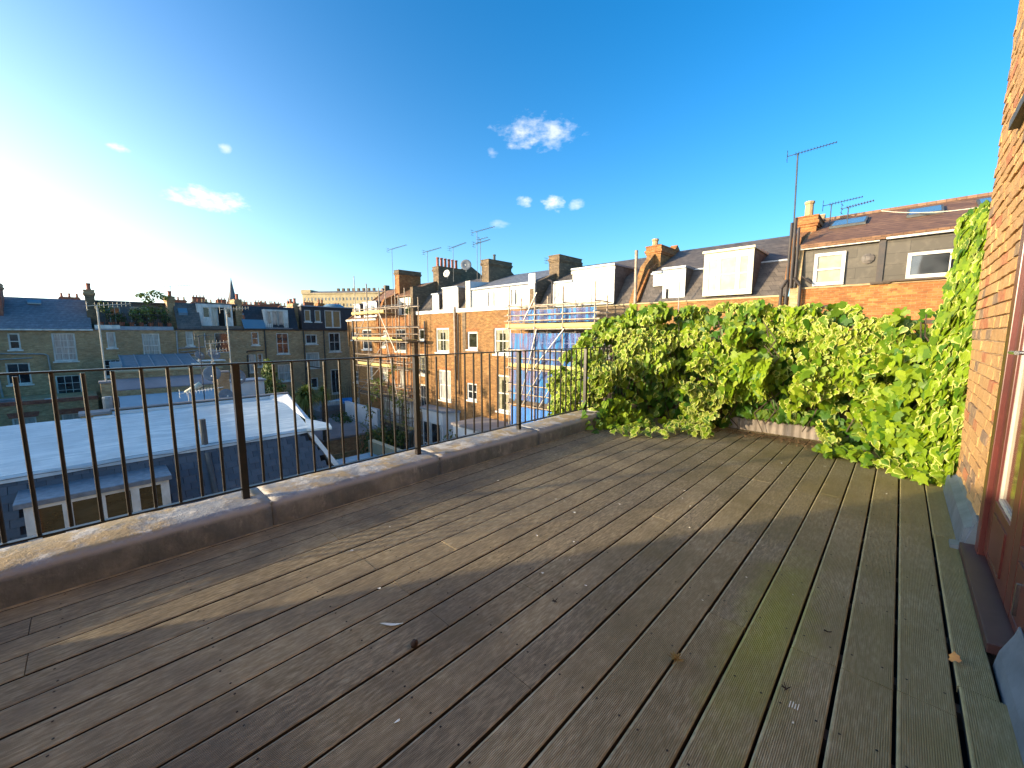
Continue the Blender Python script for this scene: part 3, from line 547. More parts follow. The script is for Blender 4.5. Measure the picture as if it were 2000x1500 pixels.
for i, (a, c) in enumerate(zip(P, P[1:])): w0 = .006*sin(pi*(i+.2)/7.5); w1 = .006*sin(pi*(i+1.2)/8.3); b.quad(a+Vector((-w0, w0, 0)), a+Vector((w0, -w0, .002)), c+Vector((w1, -w1, .002)), c+Vector((-w1, w1, 0)))
tag(b.build('white_feather', 'petal'), 'thin white feather lying across a deck board', 'feather')
for (x, y, lb) in ((-.12, 2.05, 'small crumpled brown leaf beside a board gap near the door'), (-1.07, 1.41, 'tiny dark twig end on the middle of the deck'), (-.19, 1.60, 'brown clump of moss in the board gap near the white splash')):
    b = MB()
    for i in range(7):
        a = random.random()*6.28; b.tube((x, y, .004), (x+cos(a)*.014, y+sin(a)*.014, .004+random.random()*.014), .0022, 4, .001)
    tag(b.build('dry_twig', 'bud_brown'), lb, 'twig')
b = MB()
for i in range(4): b.box(WF, -.17+i*.0075, -.167+i*.0075, 1.53+random.uniform(-.004, .004), 1.56+random.uniform(-.004, .004), .0005, .0016)
tag(b.build('bird_dropping', 'petal'), 'white bird dropping on a ribbed board near the front', 'bird dropping')
# ================================================================ GROUND
b = MB(); b.box(WF, -3500, 3500, -3500, 3500, -9.9, -9.5); struct(b, 'ground', 'soil')
# ================================================================ RIGHT-HAND TERRACE (faces -Y, front plane y = 18)
def chim_y(par, x, z0, z1, m='brick_dark', y0=20., y1=22.3, w=.74, cap='brick_dark', potn=0, potm='terracotta', ph=.45):
    s = stack(par, x-w/2, x+w/2, y0, y1, z0, z1, m, cap)
    if potn: pots(s if par.parent is None else par, [(x, y0+.2+(y1-y0-.4)*i/(potn-1)) for i in range(potn)] if potn > 1 else [(x, y0+.3)], z1-.02, potm, ph)
    return s
def roof_pl(par, x0, x1, pts, m, th=.12, name='roof'):      # pts = (y, z) going back
    poly = [(p[0], p[1]) for p in pts]+[(p[0]+.03, p[1]-th) for p in reversed(pts)]
    return MB().pri(Fr((0, 0, 0), (1, 0, 0), (0, 1, 0)), poly, x0, x1).build(name, m, par)
def party(par, x, pts, m, w=.34, zb=0, name='party_wall'):
    poly = pts+[(pts[-1][0], zb), (pts[0][0], zb)]
    return MB().pri(Fr((0, 0, 0), (1, 0, 0), (0, 1, 0)), poly, x-w/2, x+w/2).build(name, m, par)
def body(par, x0, x1, z1, holes, m, z0=-9.5): return wall(par, RR, x0, x1, z0, z1, holes, m, depth=11)
def dormer(par, x0, x1, z0, z1, m='white_paint', n0=.02, back=2.2, win=None, roofm='lead_grey', cheek='slate_worn', cols=2, rows=2, glass='glass_dark', roofo=.08, frame='white_paint', fw=.06):
    b = MB().box(RR, x0, x1, -back, n0-.04, z0, z1-.002); d = b.build('dormer', cheek, par)
    f = MB(); holes = win or []
    us = sorted({x0, x1, *[h[0] for h in holes], *[h[1] for h in holes]}); zs = sorted({z0, z1, *[h[2] for h in holes], *[h[3] for h in holes]})
    for a, c in zip(us, us[1:]):
        for e, g in zip(zs, zs[1:]):
            if not any(h[0] < (a+c)/2 < h[1] and h[2] < (e+g)/2 < h[3] for h in holes): f.box(RR, a, c, n0-.035, n0, e, g)
    f.build('face_panel', m, d)
    MB().box(RR, x0-roofo, x1+roofo, -back, n0+.10, z1, z1+.09).build('dormer_roof', roofm, d)
    for h in holes:
        q = MB(); A, B = n0-.03, n0-.008; q.box(RR, h[0], h[0]+fw, A, B, h[2], h[3]); q.box(RR, h[1]-fw, h[1], A, B, h[2], h[3]); q.box(RR, h[0]+fw, h[1]-fw, A, B, h[3]-fw, h[3]); q.box(RR, h[0]+fw, h[1]-fw, A, B, h[2], h[2]+fw)
        for i in range(1, cols): u = h[0]+(h[1]-h[0])*i/cols; q.box(RR, u-.02, u+.02, A, B-.003, h[2]+fw, h[3]-fw)
        for i in range(1, rows): z = h[2]+(h[3]-h[2])*i/rows; q.box(RR, h[0]+fw, h[1]-fw, A, B-.005, z-.025, z+.025)
        q.build('window_frame', frame, d); MB().box(RR, h[0]+.01, h[1]-.01, n0-.036, n0-.026, h[2]+.01, h[3]-.01).build('pane', glass, d)
    return d
def lintel(par, fr, u0, u1, z, m='brick_red', h=.22): return MB().pri(fr, [(u0-.1, z), (u1+.1, z), (u1+.18, z+h), (u0-.18, z+h)], 0, .012, 'n').build('lintel', m, par)
MB_ = MB
# --- G: nearest, right-hand end
G = thing('terraced_house', (0, 20, -9.5), 'brown-tiled house with dark slate-hung top floor, right above the ivy', 'house', 'houses of the right-hand terrace')
wG = body(G, -3.05, 3.1, 2.84, [], 'brick_orange'); MB().box(RR, -3.1, 3.1, -.33, .04, 2.842, 2.90).build('coping', 'brick_buff', G)
wn_ = [(-2.53, -1.60, 2.92, 4.05)]
wall(G, RR, -2.85, -.78, 2.90, 4.22, [(-2.44, -1.62, 2.95, 4.02)], 'slate_hung', depth=4, name='hung_wall', n0=-.12)
wall(G, RR, -.62, 3.1, 2.90, 4.22, [(-.06, 1.75, 2.98, 3.72)], 'slate_hung', depth=4, name='hung_wall', n0=-.04)
MB().box(RR, -.78, -.62, -4, .02, 2.90, 4.40).build('party_upstand', 'pipe_black', G); MB().box(RR, -.9, -.42, -.1, .12, 2.86, 2.93).build('lead_shelf', 'board_dark', G)
w = window(G, RR, -2.46, -1.60, 2.93, 4.04, 1, 2, 'blind_glint_cream', n0=-.02, sill=False, fw=.10, rec=.0)
w = window(G, RR, -.08, 1.78, 2.96, 3.74, 2, 1, 'glass_dark', n0=.08, sill=False, fw=.09, rec=.0)
MB().box(RR, .62, 1.70, -.035, -.028, 3.05, 3.66).build('curtain', 'blind_glint_cream', w); MB().box(RR, .5, .56, -.03, .02, 3.05, 3.66).build('mullion', 'board_dark', w)
MB().box(RR, -2.9, -.78, -.1, .06, 4.22, 4.36).build('fascia', 'white_paint', G); MB().box(RR, -.62, 3.1, -.02, .12, 4.24, 4.37).build('fascia', 'white_paint', G)
MB().box(RR, -.6, 1.9, -.02, .16, 2.90, 2.955).build('sill', 'board_dark', G)
roof_pl(G, -2.87, 3.1, [(17.86, 4.38), (22.1, 6.04), (26, 4.6)], 'slate_brown'); MB().box(WF, -2.8, 3.1, 22.0, 22.2, 5.96, 6.10).build('ridge_tile', 'slate_brown', G)
def vel(par, x0, x1, y0, y1):
    k = (6.04-4.38)/(22.1-17.86); z = lambda y: 4.38+(y-17.86)*k
    f = Fr((0, 0, 0), (1, 0, 0), (0, 1, 0)); v = MB().pri(f, [(y0, z(y0)+.01), (y1, z(y1)+.01), (y1-.02, z(y1)+.09), (y0-.02, z(y0)+.09)], x0, x1).build('rooflight', 'rubber_grey', par)
    MB().pri(f, [(y0+.08, z(y0+.08)+.08), (y1-.08, z(y1-.08)+.08), (y1-.1, z(y1-.1)+.10), (y0+.06, z(y0+.06)+.10)], x0+.06, x1-.06).build('pane', 'glass_blue', v)
vel(G, -2.36, -1.30, 20.0, 21.1); vel(G, -.24, .66, 20.0, 21.1); vel(G, 1.42, 2.5, 20.0, 21.1)
party(G, -2.95, [(17.9, 3.1), (18.05, 4.35), (22.0, 6.10), (22.3, 6.35), (22.6, 6.1)], 'brick_buff', .3); party(G, 3.2, [(17.9, 4.5), (22, 6.2), (26, 4.6)], 'brick_dark', .3, -9)
c = chim_y(G, -3.07, 3.0, 5.85, 'brick_orange', w=.62, cap='brick_orange'); pots(G, [(-3.07, 20.2)], 5.80, 'pot_buff', .62, .17); pots(G, [(-3.07, 20.75), (-3.07, 21.3), (-3.07, 21.85)], 5.80, 'brick_dark', .12, .15)
MB().pri(Fr((0, 0, 0), (1, 0, 0), (0, 1, 0)), [(17.95, 3.0), (18.4, 4.75), (20, 5.25), (20, 3.0)], -3.3, -2.96).build('buttress', 'brick_orange', G)
for i, (dx, zt, r) in enumerate(((-.02, 5.2, .05), (.10, 5.35, .055), (.22, 5.0, .045))): pipe(G, [(-3.17+dx, 17.86, 2.9 if i else 1.9), (-3.17+dx, 17.86, 3.3), (-3.17+dx, 17.86, 4.0), (-3.17+dx*.9, 17.86+.0, zt)], r)
pipe(G, [(-2.78, 17.82, 1.9), (-2.78, 17.82, 2.95), (-3.0, 17.82, 3.25)], .05); pipe(G, [(-3.35, 17.82, 1.9), (-3.35, 17.82, 2.9), (-3.2, 17.82, 3.2)], .055); pipe(G, [(-2.78, 17.82, 2.15), (-1.6, 17.82, 2.22)], .04)
pipe(G, [(-2.78, 17.86, 3.3), (-2.45, 17.86, 3.0)], .035)
MB().lathe((-1.03, 18.10, 3.72), [(.15, 0), (.17, .03), (.06, .06)], 10, (0, -1, 0)).build('flue_vent', 'slate_worn', G)
CAB = [Vector((-.95+i*.35, 20.9-i*.36, 5.78-.115*i-.010*i*(8-i)+.02)) for i in range(9)]
# --- F
F_ = thing('terraced_house', (-6.1, 20, -9.5), 'slate mansard house with large three-light dormer, second house from the right', 'house', 'houses of the right-hand terrace')
body(F_, -9.25, -3.051, 2.62, [], 'brick_yellow'); MB().box(RR, -9.2, -3.36, -.3, .05, 2.622, 2.68).build('coping', 'sand_stone', F_)
ROOF = lambda z0, zb, zr, yb=19.15: [(18.12, z0), (yb, zb), (22.1, zr), (26, zr-1.5)]
roof_pl(F_, -9.05, -3.2, ROOF(2.66, 4.12, 5.6), 'slate_worn'); MB().box(WF, -9.0, -3.2, 19.08, 19.2, 4.08, 4.14).build('flashing', 'lead_grey', F_)
dormer(F_, -6.18, -4.36, 2.80, 4.52, 'cream_paint', .03, 2.6, [(-6.02, -5.62, 2.96, 4.30), (-5.56, -4.92, 2.96, 4.30), (-4.86, -4.50, 2.96, 4.30)], cols=1, rows=2, glass='blind_glint_cream', roofm='cream_paint', roofo=.05, frame='cream_paint', fw=.045)
dormer(F_, -8.02, -7.02, 2.70, 4.10, 'white_paint', -.25, 2.2, [], roofo=.03)
MB().box(RR, -7.84, -7.76, -.246, -.2, 2.85, 3.25).build('vent_slot', 'shed_inside', F_); dormer(F_, -8.62, -8.12, 3.45, 4.02, 'white_paint', -.55, 1.4, [(-8.58, -8.16, 3.49, 3.98)], cols=1, rows=1, glass='glass_curtain', roofo=.02)
party(F_, -9.28, [(17.95, 2.7), (19.15, 4.35), (20, 4.75), (22.1, 5.75), (22.35, 5.98), (22.9, 5.6)], 'brick_orange', .36); chim_y(F_, -9.33, 2.7, 5.62, 'brick_yellow', cap='brick_orange', potn=0)
pots(F_, [(-9.33, 20.15)], 5.58, 'pot_buff', .38, .17); pots(F_, [(-9.33, 20.55+.38*i) for i in range(5)], 5.6, 'brick_yellow', .16, .13)
MB().pri(Fr((0, 0, 0), (1, 0, 0), (0, 1, 0)), [(17.92, 2.7), (19.0, 4.5), (19.95, 5.2), (19.95, 4.4), (19.2, 2.7)], -9.5, -9.25).build('buttress', 'brick_yellow', F_)
# --- E (behind blue netting)
E_ = thing('terraced_house', (-12.4, 20, -9.5), 'terraced house wrapped in scaffold with blue debris netting and white dormers', 'house', 'houses of the right-hand terrace')
hE = [(-15.2, -14.2, .1, 1.35), (-13.5, -12.5, .1, 1.35), (-15.4, -14.2, -2.9, -1.3), (-13.6, -12.5, -2.9, -1.3), (-11.5, -10.5, .1, 1.35)]
body(E_, -15.45, -9.251, 2.60, hE, 'brick_dark'); MB().box(RR, -15.4, -9.25, -.3, .06, 2.602, 2.68).build('coping', 'sand_stone', E_)
for h in hE: window(E_, RR, *h, 2, 2, 'glass_dark')
roof_pl(E_, -15.3, -9.4, ROOF(2.68, 4.12, 5.5), 'slate_worn'); dormer(E_, -14.10, -12.80, 2.72, 3.98, 'white_paint', .0, 1.8, [], roofo=.03, cheek='slate_worn'); dormer(E_, -12.78, -10.32, 2.72, 4.55, 'white_paint', .03, 2.4, [], roofo=.05, cheek='slate_worn')
for u in (-13.7, -13.35): MB().box(RR, u-.01, u+.012, .001, .012, 2.75, 3.9).build('panel_joint', 'pipe_grey', E_)
for u in (-12.2, -11.6, -10.9): MB().box(RR, u-.01, u+.012, .0305, .04, 2.75, 4.4).build('panel_joint', 'cream_paint', E_)
MB().box(RR, -12.86, -10.28, .03, .07, 4.36, 4.50).build('fascia', 'cream_paint', E_)
party(E_, -15.6, [(17.9, 2.75), (17.95, 4.1), (20, 4.9), (22.1, 5.72), (22.4, 6.0), (22.9, 5.6)], 'brick_dark', .3); chim_y(E_, -15.6, 2.7, 5.98, 'brick_dark', potn=0)
MB().box(WF, -15.85, -15.35, 17.94, 18.02, 2.7, 4.68).build('party_panel', 'white_paint', E_)
pipe(E_, [(-14.05, 17.85, 2.7), (-14.05, 17.85, 4.1), (-14.4, 17.95, 4.2)], .045)
# --- D
D_ = thing('terraced_house', (-18.7, 20, -9.5), 'brick house with wide white loft box beside the blue-netted scaffold', 'house', 'houses of the right-hand terrace')
hD = [(-21.49, -20.42, .2, 1.40), (-18.85, -17.35, -.02, 1.62), (-21.6, -20.55, -3.3, -2.12), (-18.6, -17.4, -3.7, -1.34), (-21.4, -20.5, -6.5, -5.1)]
body(D_, -22.4, -15.451, 2.72, hD, 'brick_yellow'); MB().box(RR, -22.4, -15.5, -.3, .09, 2.722, 2.98).build('parapet_band', 'white_paint', D_)
window(D_, RR, *hD[0], 1, 1, 'glass_green', fw=.13); window(D_, RR, *hD[1], 2, 2, 'glass_half', fw=.14); window(D_, RR, *hD[2], 2, 2, 'glass_dark', fw=.10); w = window(D_, RR, *hD[3], 2, 2, 'glass_half', fw=.11); window(D_, RR, *hD[4], 1, 2, 'glass_dark')
for h in hD[:3]: lintel(D_, RR, h[0], h[1], h[3], 'brick_orange')
roof_pl(D_, -21.2, -15.75, [(17.95, 4.22), (22.1, 5.55), (26, 4.0)], 'slate_grey'); wn3 = [(-20.3, -19.6, 3.0, 3.75), (-18.6, -17.9, 3.0, 3.7), (-17.0, -16.4, 3.0, 3.7)]
dormer(D_, -21.0, -15.88, 2.98, 4.15, 'white_paint', -.05, 3.5, wn3, cols=1, rows=1, glass='glass_curtain', roofo=.0)
for u in (-19.35, -18.85, -17.3, -17.0): MB().box(RR, u-.015, u+.02, -.049, .01, 2.95, 3.9).build('downpipe', 'pipe_grey', D_)
party(D_, -21.75, [(17.95, 3.0), (19.2, 4.4), (22.1, 5.7), (22.3, 6.0), (22.9, 5.6)], 'brick_dark', .34); chim_y(D_, -21.78, 2.7, 6.48, 'brick_dark'); pots(D_, [(-21.78, 20.9)], 6.43, 'rubber_grey', .5, .11)
MB().box(WF, -21.45, -21.0, 17.9, 17.98, 2.98, 4.75).build('party_panel', 'white_paint', D_); MB().pri(Fr((0, 0, 0), (1, 0, 0), (0, 1, 0)), [(17.98, 3.0), (17.98, 4.70), (20.5, 4.85), (20.5, 3.0)], -21.44, -21.01).build('loft_side', 'white_render', D_)
# --- C
C_ = thing('terraced_house', (-25, 20, -9.5), 'brick house with slate mansard and white bay, between the two scaffolds', 'house', 'houses of the right-hand terrace')
hC = [(-27.4, -26.6, .75, 1.66), (-25.1, -23.5, -.1, 1.68), (-27.45, -26.5, -1.95, -.3), (-24.85, -23.4, -3.65, -1.4), (-27.45, -26.55, -4.8, -2.7), (-27.2, -26.35, -6.8, -5.2)]
body(C_, -27.9, -22.401, 2.72, hC, 'brick_yellow'); MB().box(RR, -27.9, -22.4, -.3, .09, 2.722, 2.98).build('parapet_band', 'white_paint', C_)
for i, h in enumerate(hC): window(C_, RR, *h, 1 if i == 0 else 2, 2 if i else 1, ('glass_green', 'glass_half', 'glass_half', 'glass_curtain', 'glass_dark', 'glass_dark')[i], fw=.12)
for h in hC[:4]: lintel(C_, RR, h[0], h[1], h[3], 'brick_orange')
roof_pl(C_, -27.6, -21.9, ROOF(2.9, 4.3, 5.6), 'slate_worn'); dormer(C_, -25.55, -24.75, 2.98, 4.12, 'white_paint', -.1, 1.6, [(-25.4, -24.9, 3.05, 3.95)], cols=1, rows=2, glass='glass_curtain', roofo=.02)
dormer(C_, -24.2, -22.45, 2.98, 4.45, 'white_paint', -.05, 2.4, [(-23.95, -23.5, 3.05, 3.65), (-22.95, -22.7, 3.05, 3.65)], cols=2, rows=1, glass='glass_curtain', roofo=.03)
party(C_, -27.75, [(17.7, 2.95), (17.72, 4.85), (18.6, 4.95), (20.4, 5.65), (22.5, 6.70), (23.6, 7.1), (24.8, 6.5), (26, 5.6)], 'brick_dark', .36, -1); chim_y(C_, -27.68, 3, 6.65, 'brick_dark', potn=6, ph=.75)
bay = MB(); bp = [(-26.3, 0), (-25.7, .95), (-23.2, .95), (-22.45, 0)]
bay.pri(RR, bp, -9.4, -4.35, 'z'); bay.build('bay', 'white_render', C_); MB().pri(RR, [(-26.45, 0), (-25.8, 1.08), (-23.1, 1.08), (-22.3, 0)], -4.348, -4.2, 'z').build('bay_roof', 'lead_grey', C_)
for (u0, u1) in ((-25.55, -24.7), (-24.55, -23.35)): window(C_, RR, u0, u1, -8.6, -5.2, 1, 2, 'glass_dark', n0=1.09, sill=False)
pipe(C_, [(-22.65, 17.9, 3.1), (-22.65, 17.86, 2.9), (-22.6, 17.86, -2.0)], .085, 'pole_steel'); pipe(C_, [(-22.28, 17.88, 2.6), (-22.28, 17.88, -3.0)], .055); pipe(C_, [(-26.3, 17.86, 2.2), (-26.3, 17.86, -6.)], .075)
# --- B
B_ = thing('terraced_house', (-30.7, 20, -9.5), 'orange brick house with planted roof terrace inside the left scaffold', 'house', 'houses of the right-hand terrace')
hB = [(-32.95, -32.15, 1.03, 1.55), (-30.85, -29.15, -.2, 1.65), (-33.2, -32.5, .1, .58), (-33.6, -32.2, -2.8, -1.6), (-30.45, -29.45, -3.1, -1.45)]
wall(B_, RR, -33.75, -27.92, -4.0, 2.78, hB, 'brick_orange', depth=11); hB2 = [(-33.4, -32.1, -6.2, -4.6), (-30.6, -29.4, -6.7, -4.9), (-32.3, -31.2, -9.0, -7.0), (-29.6, -28.6, -9.1, -7.1)]
wall(B_, RR, -33.75, -27.92, -9.5, -4.01, hB2, 'white_render', depth=11)
for h in hB+hB2: window(B_, RR, *h, 2, 2, random.choice(['glass_dark', 'glass_curtain']), fw=.1)
wall(B_, RR, -33.6, -27.95, 2.78, 4.6, [(-33.1, -32.2, 2.9, 4.1), (-31.2, -29.9, 2.85, 4.3)], 'white_paint', depth=6, n0=-1.9, name='terrace_room_wall')
window(B_, RR, -33.1, -32.2, 2.9, 4.1, 2, 1, n0=-1.9); window(B_, RR, -31.2, -29.9, 2.85, 4.3, 2, 1, n0=-1.9, sill=False)
roof_pl(B_, -33.5, -27.95, [(19.6, 4.62), (22.1, 5.9), (26, 4.6)], 'slate_brown')
for i in range(22): MB().tube((-33.5+i*.26, 18.1, 2.8), (-33.5+i*.26, 18.1, 3.65), .012, 5).build('rail_bar', 'iron_black', B_)
MB().box(WF, -33.6, -28, 18.08, 18.12, 3.65, 3.69).build('rail_top', 'iron_black', B_)
party(B_, -33.7, [(17.9, 2.6), (18.6, 4.3), (22.1, 5.9), (26, 4.6)], 'brick_orange', .34, -9.4); chim_y(B_, -33.65, 3, 7.0, 'brick_orange', cap='brick_dark')
# --- A
A_ = thing('terraced_house', (-36.6, 20, -9.5), 'end house of the right-hand terrace behind the left scaffold, white attic windows', 'house', 'houses of the right-hand terrace')
hA = [(-39.1, -37.95, .66, 1.4), (-36.85, -35.0, -.2, 1.65), (-36.1, -35.05, -3.0, -1.45), (-38.95, -38.0, -3.5, -2.4), (-38.9, -37.9, -6.5, -5)]
body(A_, -39.6, -33.76, 2.45, hA, 'brick_yellow')
for h in hA: window(A_, RR, *h, 2, 2, random.choice(['glass_dark', 'glass_curtain']), fw=.1)
MB().box(RR, -39.8, -33.8, -.1, .16, 2.452, 2.62).build('cornice', 'white_paint', A_)
roof_pl(A_, -39.5, -33.9, [(17.95, 2.63), (18.9, 3.2), (22.1, 5.7), (26, 4.4)], 'slate_brown'); party(A_, -39.55, [(17.9, 2.63), (22.1, 5.8), (26, 4.5)], 'brick_yellow', .2)
dormer(A_, -38.6, -37.4, 2.7, 4.0, 'white_paint', -.2, 2.4, [(-38.4, -37.6, 2.85, 3.8)], cols=1, rows=2); dormer(A_, -36.7, -34.2, 2.7, 4.1, 'white_paint', -.2, 2.4, [(-36.5, -35.7, 2.85, 3.9), (-35.3, -34.5, 2.85, 3.9)], cols=1, rows=2)
pipe(A_, [(-38.0, 17.7, 2.5), (-38.0, 17.7, -5)], .09)
# roof junction ridge
# plants on B's terrace
def clump(mb, c, r, n, size, leaf='far'):
    for i in range(n):
        d = Vector((random.gauss(0, 1), random.gauss(0, 1), random.gauss(0, 1))).normalized(); rr = random.uniform(.55, 1.05); p = Vector(c)+Vector((d.x*r[0], d.y*r[1], d.z*r[2]))*rr
        mb.add(p, d+Vector((random.uniform(-.7, .7), random.uniform(-.7, .7), random.uniform(-.2, .9))), size*random.uniform(.6, 1.3), random.random(), 0, 0, random.uniform(.6, 1.2))
def plant(name, loc, clumps, label, cat, mat='tree_leaf', trunk=None, group=None, size=.16, tw=.12):
    t = thing(name, loc, label, cat, group); q = Leaves()
    for c, r, n in clumps: clump(q, c, r, n, size)
    o = bpy.data.objects.new('crown', q.mesh('crown', mat)); COL.objects.link(o); o.parent = t; o.location = -Vector(loc); tag(o, kind='stuff')
    b = MB()
    if trunk: b.path([Vector(p) for p in trunk], tw, 7)
    base = Vector(trunk[-1]) if trunk else Vector(loc)
    for c, r, n in clumps: b.tube(base, Vector(c), tw*.45, 5, .02)
    b.build('trunk', 'bark', t); return t
plant('potted_shrub', (-28.9, 18.4, 2.8), [((-28.9, 18.4, 3.3), (.5, .3, .4), 160), ((-29.5, 18.5, 3.1), (.35, .3, .3), 90)], 'dark potted shrub on the roof terrace inside the left scaffold', 'shrub', size=.13)
# ---------------------------------------------------------------- scaffolds
def scaffold(name, label, verts, y0, y1, zb, tops, levels, diag, ledger):
    t = thing(name, ((verts[0]+verts[-1])/2, (y0+y1)/2, -9.5), label, 'scaffold', 'scaffolding on the terrace')
    for i, x in enumerate(verts):
        MB().tube((x, y0, zb), (x+random.uniform(-.05, .05), y0, tops[i]), .035, 7).build('upright', 'pole_steel', t)
        MB().tube((x+.05, y1, zb), (x+.05, y1, tops[i]-.6), .035, 7).build('upright', 'pole_steel', t)
        for z in ledger: MB().tube((x, y0-.1, z+.06), (x+.03, y1+.1, z+.06), .03, 6).build('transom', 'galvanised', t)
    for z in ledger:
        for y in (y0, y1): MB().tube((verts[0]-.3, y-.05, z), (verts[-1]+.3, y-.05, z+random.uniform(-.03, .03)), .032, 7).build('ledger', 'pole_steel', t)
    for a, c in diag: MB().tube(a, c, .03, 7).build('brace', 'galvanised', t)
    for (z, x0, x1, m) in levels:
        k = int((y1-y0)/.24)
        for i in range(k): MB().box(WF, x0, x1, y0+.05+i*.24, y0+.27+i*.24, z, z+.04).build('scaffold_board', m if i == 0 else 'board_yellow', t)
        MB().box(WF, x0, x1, y0+.0, y0+.035, z+.045, z+.24).build('toe_board', m, t)
    return t
v1 = [-34.6, -32.4, -30.4, -29.4, -27.9, -26.6]
s1 = scaffold('scaffold', 'steel tube scaffold with yellow boards on the left end houses of the terrace', v1, 16.4, 17.5, -9.4, [6.2, 5.4, 4.9, 4.9, 4.7, 4.6], [(2.9, -35.4, -29.8, 'board_yellow'), (.75, -35.4, -27.2, 'board_yellow'), (-1.4, -34.6, -28.9, 'board_yellow'), (-3.9, -34.6, -27.0, 'board_dark'), (-6.2, -34.6, -27.0, 'board_dark'), (.80, -28.6, -26.3, 'board_dark'), (-1.45, -28.0, -26.8, 'board_dark')],
  [((-34.6, 16.35, .8), (-32.4, 16.35, 2.9)), ((-30.4, 16.35, 2.9), (-28.0, 16.35, -.2)), ((-29.4, 16.35, .8), (-27.9, 16.35, -3.9)), ((-34.6, 16.35, -3.9), (-30.4, 16.35, -1.4)), ((-30.4, 16.35, -6.2), (-27.9, 16.35, -3.9)), ((-30.3, 15.2, -9.4), (-29.4, 16.3, -6.2)), ((-32.4, 16.35, -1.4), (-29.4, 16.35, .8))], [3.3, 1.2, 1.75, .65, -1.5, -1.0, -.5, -3.95, -3.4, -2.9, -6.25, -5.5])
v2 = [-16.15, -14.2, -12.35, -10.5]
s2 = scaffold('scaffold', 'steel tube scaffold hung with blue netting beside the ivy', v2, 16.6, 17.6, -9.4, [3.9, 3.9, 3.6, 3.7], [(1.55, -16.4, -10.3, 'board_yellow'), (-.62, -16.2, -10.3, 'board_yellow'), (-2.7, -16.2, -10.3, 'board_dark'), (-5, -16.2, -10.3, 'board_yellow')],
  [((-14.2, 16.5, -.6), (-12.2, 16.5, 1.5)), ((-15.2, 16.5, -2.6), (-14.0, 16.5, 1.5)), ((-15.0, 16.5, -2.7), (-13.6, 16.5, -.6)), ((-13.8, 16.5, -2.7), (-12.4, 16.5, -.6)), ((-14.9, 16.5, 2.0), (-14.0, 16.5, 3.4)), ((-13.1, 16.9, 2.8), (-12.8, 16.9, 3.6))], [2.75, 2.25, 1.95, 1.5, .35, -.68, -.1, -1.6, -2.75, -2.1])
for (x0, x1) in zip(v2, v2[1:]):
    for z0, z1 in ((1.85, 2.55), (-.45, 1.30), (-2.55, -.75), (-4.8, -2.85)):
        b = MB(); k = 14; P = []
        for j in range(5):
            for i in range(k+1):
                u = i/k; v = j/4; P.append((x0+(x1-x0)*u, 16.72+.09*sin(u*9+x0)+.05*sin(u*23), z0+(z1-z0)*v-.03*sin(u*pi)*(v > .9)))
        b.add(P, [(j*(k+1)+i, j*(k+1)+i+1, (j+1)*(k+1)+i+1, (j+1)*(k+1)+i) for j in range(4) for i in range(k)]); b.build('debris_net', 'net_blue' if z0 > -4 else 'tarp_blue', s2, smooth=True)
# ---------------------------------------------------------------- lone pipes and aerials
tag(MB().tube((-8.78, 17.2, 1.2), (-8.82, 17.2, 4.92), .075, 10).build('vent_pipe', 'pole_steel'), 'tall rusty brown vent pipe standing above the ivy before the mansard', 'pipe')
tag(MB().tube((-7.0, 17.6, 2.2), (-7.0, 17.6, 3.5), .022, 6).build('thin_rod', 'pipe_grey'), 'short thin rod standing before the blank white dormer', 'rod')
def aerial(x, y, z0, z1, ang, L, label, n=10, m='aerial_metal', r=.018, tilt=.0, second=None, refl=True, group='television aerials on the roofs', es=.24):
    t = thing('aerial', (x, y, z0), label, 'aerial', group)
    MB().tube((x, y, z0), (x+tilt, y, z1), r, 7).build('mast', m, t)
    for (za, an, LL_) in [(z1-.04, ang, L)]+([second] if second else []):
        d = Vector((cos(an), sin(an), .0)); s_ = Vector((-sin(an), cos(an), 0)); c = Vector((x+tilt*(za-z0)/(z1-z0), y, za)); a = c-d*LL_*.22; e = c+d*LL_*.78+Vector((0, 0, LL_*.10))
        MB().tube(a, e, .014, 6).build('boom', m, t); el = MB()
        for i in range(n):
            q = a.lerp(e, .18+.8*i/(n-1)); w = es*(1-.4*i/n)*.8; el.tube(q-s_*w, q+s_*w, .008, 5); el.tube(q-Vector((0, 0, w*.35)), q+Vector((0, 0, w*.35)), .007, 5)
        for dz in (-.16, 0, .16): el.tube(a+Vector((0, 0, dz))-s_*.2, a+Vector((0, 0, dz))+s_*.2, .009, 5)
        el.tube(a-Vector((0, 0, .2)), a+Vector((0, 0, .2)), .01, 5); tag(el.build('elements', m, t), kind='stuff')
    return t
aerial(-3.45, 20.0, 3.2, 8.30, .15, 1.55, 'tallest aerial, on a long pole beside the right-hand chimney', 14, tilt=-.12, r=.03)
aerial(-2.45, 20.8, 5.3, 6.35, .1, 1.2, 'low aerial with spiky boom behind the right-hand chimney pot', 12); aerial(-1.92, 20.9, 5.4, 6.15, -.1, .95, 'lowest aerial over the brown roof by its first rooflight', 10)
aerial(-22.4, 19.8, 3.8, 8.45, .25, 1.9, 'double aerial on the twin mast by the pipe-topped chimney', 10, second=(7.6, .15, 1.5)); aerial(-22.1, 19.85, 3.8, 7.9, .2, .8, 'thinner single mast leaning on the pipe-topped chimney', 4)
aerial(-34.0, 19.8, 5.0, 8.85, .25, 2.3, 'leftmost aerial of the right-hand terrace, above the capped chimney', 12); aerial(-28.5, 19.8, 5.5, 7.9, .2, 1.9, 'left aerial beside the red chimney pots', 12); aerial(-25.9, 20.4, 5.3, 7.95, .05, 1.9, 'right aerial beside the red chimney pots', 12)
aerial(-17.2, 21.5, 5.2, 6.1, .0, 1.2, 'small flat aerial left of the wide dark chimney', 8)
